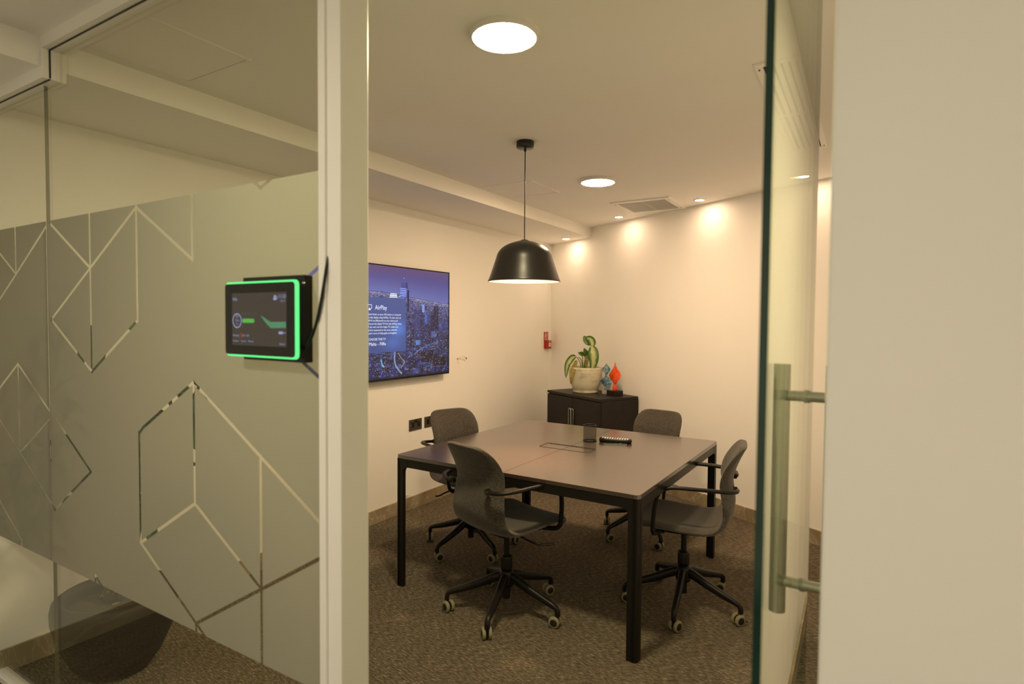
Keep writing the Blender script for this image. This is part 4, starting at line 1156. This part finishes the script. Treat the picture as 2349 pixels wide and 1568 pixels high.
# ------------------------------------------------------------------ glass sculptures on the cabinet
def twist(b, mt, prof, turns, mx, n=60, seg=24):
    """prof: (z, half width, half thickness)"""
    zs = [p[0] for p in prof]; rings = []
    for i in range(n+1):
        z = zs[0] + (zs[-1]-zs[0])*i/n
        w = float(np.interp(z, zs, [p[1] for p in prof])); h = float(np.interp(z, zs, [p[2] for p in prof]))
        cx = float(np.interp(z, zs, [p[3] if len(p) > 3 else 0 for p in prof]))
        a0 = turns*2*math.pi*i/n
        ring = []
        for k in range(seg):
            a = 2*math.pi*k/seg; x, y = w*math.cos(a), h*math.sin(a)
            ring.append(b.bm.verts.new(mx @ Vector((cx + x*math.cos(a0)-y*math.sin(a0), x*math.sin(a0)+y*math.cos(a0), z))))
        rings.append(ring)
    fs = [b.bm.faces.new((r[k], r[(k+1) % seg], q[(k+1) % seg], q[k])) for r, q in zip(rings, rings[1:]) for k in range(seg)]
    b._set(fs, mt, True); b._set([b.bm.faces.new(rings[0][::-1]), b.bm.faces.new(rings[-1])], mt, True)
I4 = Matrix.Identity(4)
def smooth_prof(p, k=5): return [(v.x, max(v.y, .0005), max(v.z, .0005)) for v in smooth_path(p, k)]
rp = far(s0, 0) + WD*0.645 + WN*0.165
rv = Vector((rp.x, rp.y, 0)).normalized()
t = thing('glass_sculpture', 'orange flame-shaped glass sculpture on a black base on the cabinet', 'sculpture', (rp.x, rp.y, CH), WALL_ROT)
b = MB(); b.box((0, 0, 0.023), (0.105, 0.105, 0.046), M['black_plastic'], bev=0.001); b.build('base', parent=t, label='black square block')
b = MB(); mxo = Matrix.Rotation(math.atan2(-rv.x, rv.y) - WALL_ROT, 4, 'Z')
twist(b, M['orange_glass'], smooth_prof([(0.046, .026, .020), (0.065, .029, .022), (0.088, .022, .016), (0.105, .014, .012), (0.125, .026, .014), (0.155, .045, .016), (0.185, .053, .018), (0.215, .046, .016), (0.25, .026, .012), (0.285, .010, .006), (0.308, .001, .001)]), 0.55, mxo @ Matrix.Rotation(-1.83, 4, 'Z'))
b.build('flame', parent=t, label='orange twisted glass flame')
bp_ = far(s0, 0) + WD*0.50 + WN*0.145
t = thing('glass_sculpture', 'clear and blue twisted glass sculpture on a clear block, left of the orange one', 'sculpture', (bp_.x, bp_.y, CH), math.atan2(-rv.x, rv.y))
b = MB(); b.box((0, 0, 0.017), (0.075, 0.075, 0.034), M['clear_block'], bev=0.002); b.build('base', parent=t, label='clear glass block')
b = MB(); twist(b, M['blue_glass'], smooth_prof([(0.034, .018, .014), (0.05, .036, .016), (0.085, .052, .018), (0.12, .056, .018), (0.148, .040, .016), (0.165, .018, .012), (0.185, .020, .012), (0.215, .036, .014), (0.24, .036, .013), (0.268, .018, .008), (0.288, .001, .001)]), 1.11, Matrix.Rotation(-2.3, 4, 'Z'))
b.build('ribbon', parent=t, label='blue streaked twisted glass')

# ------------------------------------------------------------------ things on the table
pc = Vector((-1.477, 3.365, TH))
t = thing('pen_cup', 'black wire mesh hexagonal pen cup standing empty on the table', 'cup', pc, 0.2)
hexa = lambda r: [(r*math.cos(math.pi/3*i), r*math.sin(math.pi/3*i)) for i in range(6)]
b = MB(); H6 = hexa(0.041)
for i in range(6):
    p, q = H6[i], H6[(i+1) % 6]
    b.poly([(*p, 0.002), (*q, 0.002), (*q, 0.099), (*p, 0.099)], M['wire'])
o = b.build('mesh_wall', parent=t)
for nm, z in (('rim', 0.0985), ('foot_ring', 0.003)):
    b = MB(); b.sweep([(*p, z) for p in hexa(0.0415)], (0.0028, 0.0028), M['black_metal'], 8, closed=True); b.build(nm, parent=t)
b = MB(); b.prism(hexa(0.0405), 0.0005, 0.0018, M['black_metal']); b.build('bottom', parent=t)
rc = Vector((-1.325, 3.408, TH)); ra = math.atan2(0.045, 0.170)
t = thing('remote_control', 'long black remote control with many pale buttons lying on the table', 'remote', rc, ra)
b = MB(); b.sweep([(-0.098, 0, 0.014), (-0.094, 0, 0.014), (-0.05, 0, 0.0135), (0.0, 0, 0.0125), (0.06, 0, 0.012), (0.094, 0, 0.0125), (0.099, 0, 0.0125)],
                  [(0.018, 0.008), (0.022, 0.0135), (0.0235, 0.0130), (0.0225, 0.0120), (0.0235, 0.0115), (0.022, 0.0120), (0.017, 0.007)], M['black_plastic'], 20, power=3.2)
b.build('body', parent=t)
for i in range(11):
    for j in (-1, 0, 1):
        if (i, j) == (5, 0): continue
        x = -0.078 + i*0.0152
        b = MB(); b.box((x, j*0.0125, 0.0258 - 0.002*min(1, (i/5))), (0.0085, 0.0075, 0.0034), M['red'] if (i, j) == (0, -1) else M['sign_white'], bev=0.0008); b.build('button', parent=t)
t = thing('remote_control', 'slim small silver-edged remote lying in front of the long black remote', 'remote', (-1.300, 3.340, TH), math.atan2(0.055, 0.129))
b = MB(); b.prism(rrect(0.136, 0.034, 0.006, 5), 0.0005, 0.0065, M['steel']); b.build('body', parent=t, label='silver edged body')
b = MB(); b.prism(rrect(0.131, 0.030, 0.004, 5), 0.0065, 0.0072, M['black_plastic']); b.build('face', parent=t, label='black face')
b = MB(); b.cyl((0.03, 0, 0.0071), (0.03, 0, 0.0085), 0.009, M['steel'], 20); b.build('button', parent=t)
b = MB(); b.cyl((0.005, 0.005, 0.0071), (0.005, 0.005, 0.0082), 0.004, M['steel'], 14); b.cyl((0.005, -0.006, 0.0071), (0.005, -0.006, 0.0082), 0.004, M['steel'], 14); b.build('small_buttons', parent=t)

# ------------------------------------------------------------------ room booking tablet on the glass
tx0, tx1, tz0_, tz1_ = -1.3725, -1.1045, 1.381, 1.5625
tcx, tcz = (tx0+tx1)/2, (tz0_+tz1_)/2
TWd, THt = tx1-tx0, tz1_-tz0_
t = thing('room_booking_tablet', 'black room booking tablet with green glowing edge on the glass partition', 'tablet', (tcx, 0.876, tcz))
mxf = Matrix(((1, 0, 0, 0), (0, 0, 1, 0), (0, 1, 0, 0), (0, 0, 0, 1)))   # outline xy -> xz, extrude along +y
b = MB(); b.prism(rrect(TWd-0.010, THt-0.010, 0.008, 6), 0.0, 0.006, M['black_plastic'], mx=mxf); b.build('front_panel', parent=t)
b = MB()
o1, o2, o3 = rrect(TWd-0.009, THt-0.009, 0.009, 8), rrect(TWd, THt, 0.012, 8), rrect(TWd-0.002, THt-0.002, 0.011, 8)
n = len(o1)
R1 = [b.bm.verts.new((x, 0.002, z)) for x, z in o1]; R2 = [b.bm.verts.new((x, 0.005, z)) for x, z in o2]; R3 = [b.bm.verts.new((x, 0.0105, z)) for x, z in o2]; R4 = [b.bm.verts.new((x*0.9, 0.0115, z*0.9)) for x, z in o1]
fs = [b.bm.faces.new((A[i], A[(i+1) % n], B[(i+1) % n], B[i])) for A, B in ((R1, R2), (R2, R3), (R3, R4)) for i in range(n)]
b._set(fs, M['led'], True); b.build('led_edge', parent=t, label='glowing green light strip')
b = MB(); b.prism(rrect(TWd-0.004, THt-0.004, 0.01, 6), 0.011, 0.030, M['black_plastic'], mx=mxf); b.build('rear_shell', parent=t)
b = MB(); b.box(((-1.34-1.1115)/2-tcx, 0.0424, 1.4735-tcz), (0.2285, 0.0245, 0.203), M['black_plastic'], bev=0.002); b.build('mount_box', parent=t, label='black mounting box')
SW, SH = 0.204, 0.126
b = MB(); b.prism(rrect(SW, SH, 0.002, 2, 0.002, 0), -0.0006, 0.0002, M['tab_bg'], mx=mxf); b.build('screen', parent=t, label='dim brown-grey screen')
def tab_text(lines, mt, nm):
    me = text_mesh(lines, mt, nm); o = bpy.data.objects.new(nm, me); COL.objects.link(o); o.parent = t
    o.rotation_euler = (math.pi/2, 0, 0); o.location = (0, -0.0012, 0)
    return o
xl = -SW/2+0.006
tab_text([('Filfla', xl, 0.045, 0.010, None)], M['tab_pale'], 'room_name')
tab_text([('11:33', 0.076, 0.049, 0.0125, 0.024), ('Mon 7', 0.084, 0.0405, 0.0065, 0.016)], M['tab_pale'], 'clock_text')
tab_text([('3h', xl+0.0125, 0.004, 0.009, None), ('27m', xl+0.0095, -0.006, 0.009, None), ('left', xl+0.013, -0.0135, 0.006, None)], M['tab_pale'], 'countdown_text')
tab_text([('15:00 - 16:00', xl+0.036, -0.0415, 0.0075, 0.026), ('Monday', xl, -0.0415, 0.0075, 0.024)], M['tab_pale'], 'schedule_text')
tab_text([('Projector', xl, -0.0545, 0.006, 0.022), ('Screen', xl+0.032, -0.0545, 0.006, 0.02), ('Phone', xl+0.060, -0.0545, 0.006, 0.02)], M['tab_pale'], 'footer_text')
tab_text([('Room', 0.080, -0.0585, 0.0075, None)], M['tab_pale'], 'button_text')
tab_text([('FREE UNTIL 15:00', xl+0.036, 0.0105, 0.008, 0.058)], M['txt_grey'], 'status_text')
b = MB()
ringp = [((xl+0.0165)+0.0165*math.cos(a*math.pi/24), -0.0011, -0.0035+0.0165*math.sin(a*math.pi/24)) for a in range(48)]
b.sweep(ringp, (0.0013, 0.0004), M['tab_pale'], 6, upv=(0, -1, 0), closed=True); b.build('time_ring', parent=t, label='pale countdown ring')
b = MB(); b.prism(rrect(0.046, 0.0098, 0.0045, 6, xl+0.060, -0.0035), -0.0014, -0.0007, M['tab_green'], mx=mxf); b.build('status_button', parent=t, label='green rounded button')
b = MB(); b.box((xl+0.0335, -0.001, -0.0385), (0.003, 0.0006, 0.010), M['tab_red']); b.build('event_mark', parent=t, label='red bar')
b = MB()
b.poly([(0.048, -0.0009, -0.006), (0.102, -0.0009, -0.005), (0.102, -0.0009, -0.019), (0.048, -0.0009, -0.020)], M['tab_teal'])
b.poly([(0.010, -0.0009, 0.010), (0.048, -0.0009, -0.006), (0.048, -0.0009, -0.020), (0.030, -0.0009, -0.008)], M['tab_teal']); b.build('status_graphic', parent=t, label='teal corner graphic')
b = MB(); b.cyl((0.064, -0.0013, 0.053), (0.064, -0.0005, 0.053), 0.0035, M['tab_pale'], 16); b.box((0.064, -0.001, 0.0475), (0.011, 0.0005, 0.005), M['tab_pale'], bev=0.0002); b.box((0.0765-0.005, -0.001, 0.051), (0.0012, 0.0005, 0.007), M['tab_pale'])
b.box((0.084, -0.001, -0.0305), (0.014, 0.0005, 0.006), M['tab_pale']); b.box((0.097, -0.001, -0.0305), (0.009, 0.0005, 0.0012), M['tab_pale']); b.build('icons', parent=t)
cab = [(-1.125-tcx, 0.034, 1.384-tcz), (-1.1085-tcx, 0.0275, 1.403-tcz), (-1.080-tcx, 0.022, 1.428-tcz), (-1.057-tcx, 0.020, 1.470-tcz), (-1.0425-tcx, 0.0195, 1.515-tcz), (-1.036-tcx, 0.0225, 1.555-tcz), (-1.034-tcx, 0.0275, 1.59-tcz), (-1.034-tcx, 0.034, 1.615-tcz)]
b = MB(); b.sweep(smooth_path(cab, 6), (0.0036, 0.0036), M['black_plastic'], 10); b.build('power_cable', parent=t, label='black power cable curving to the post')
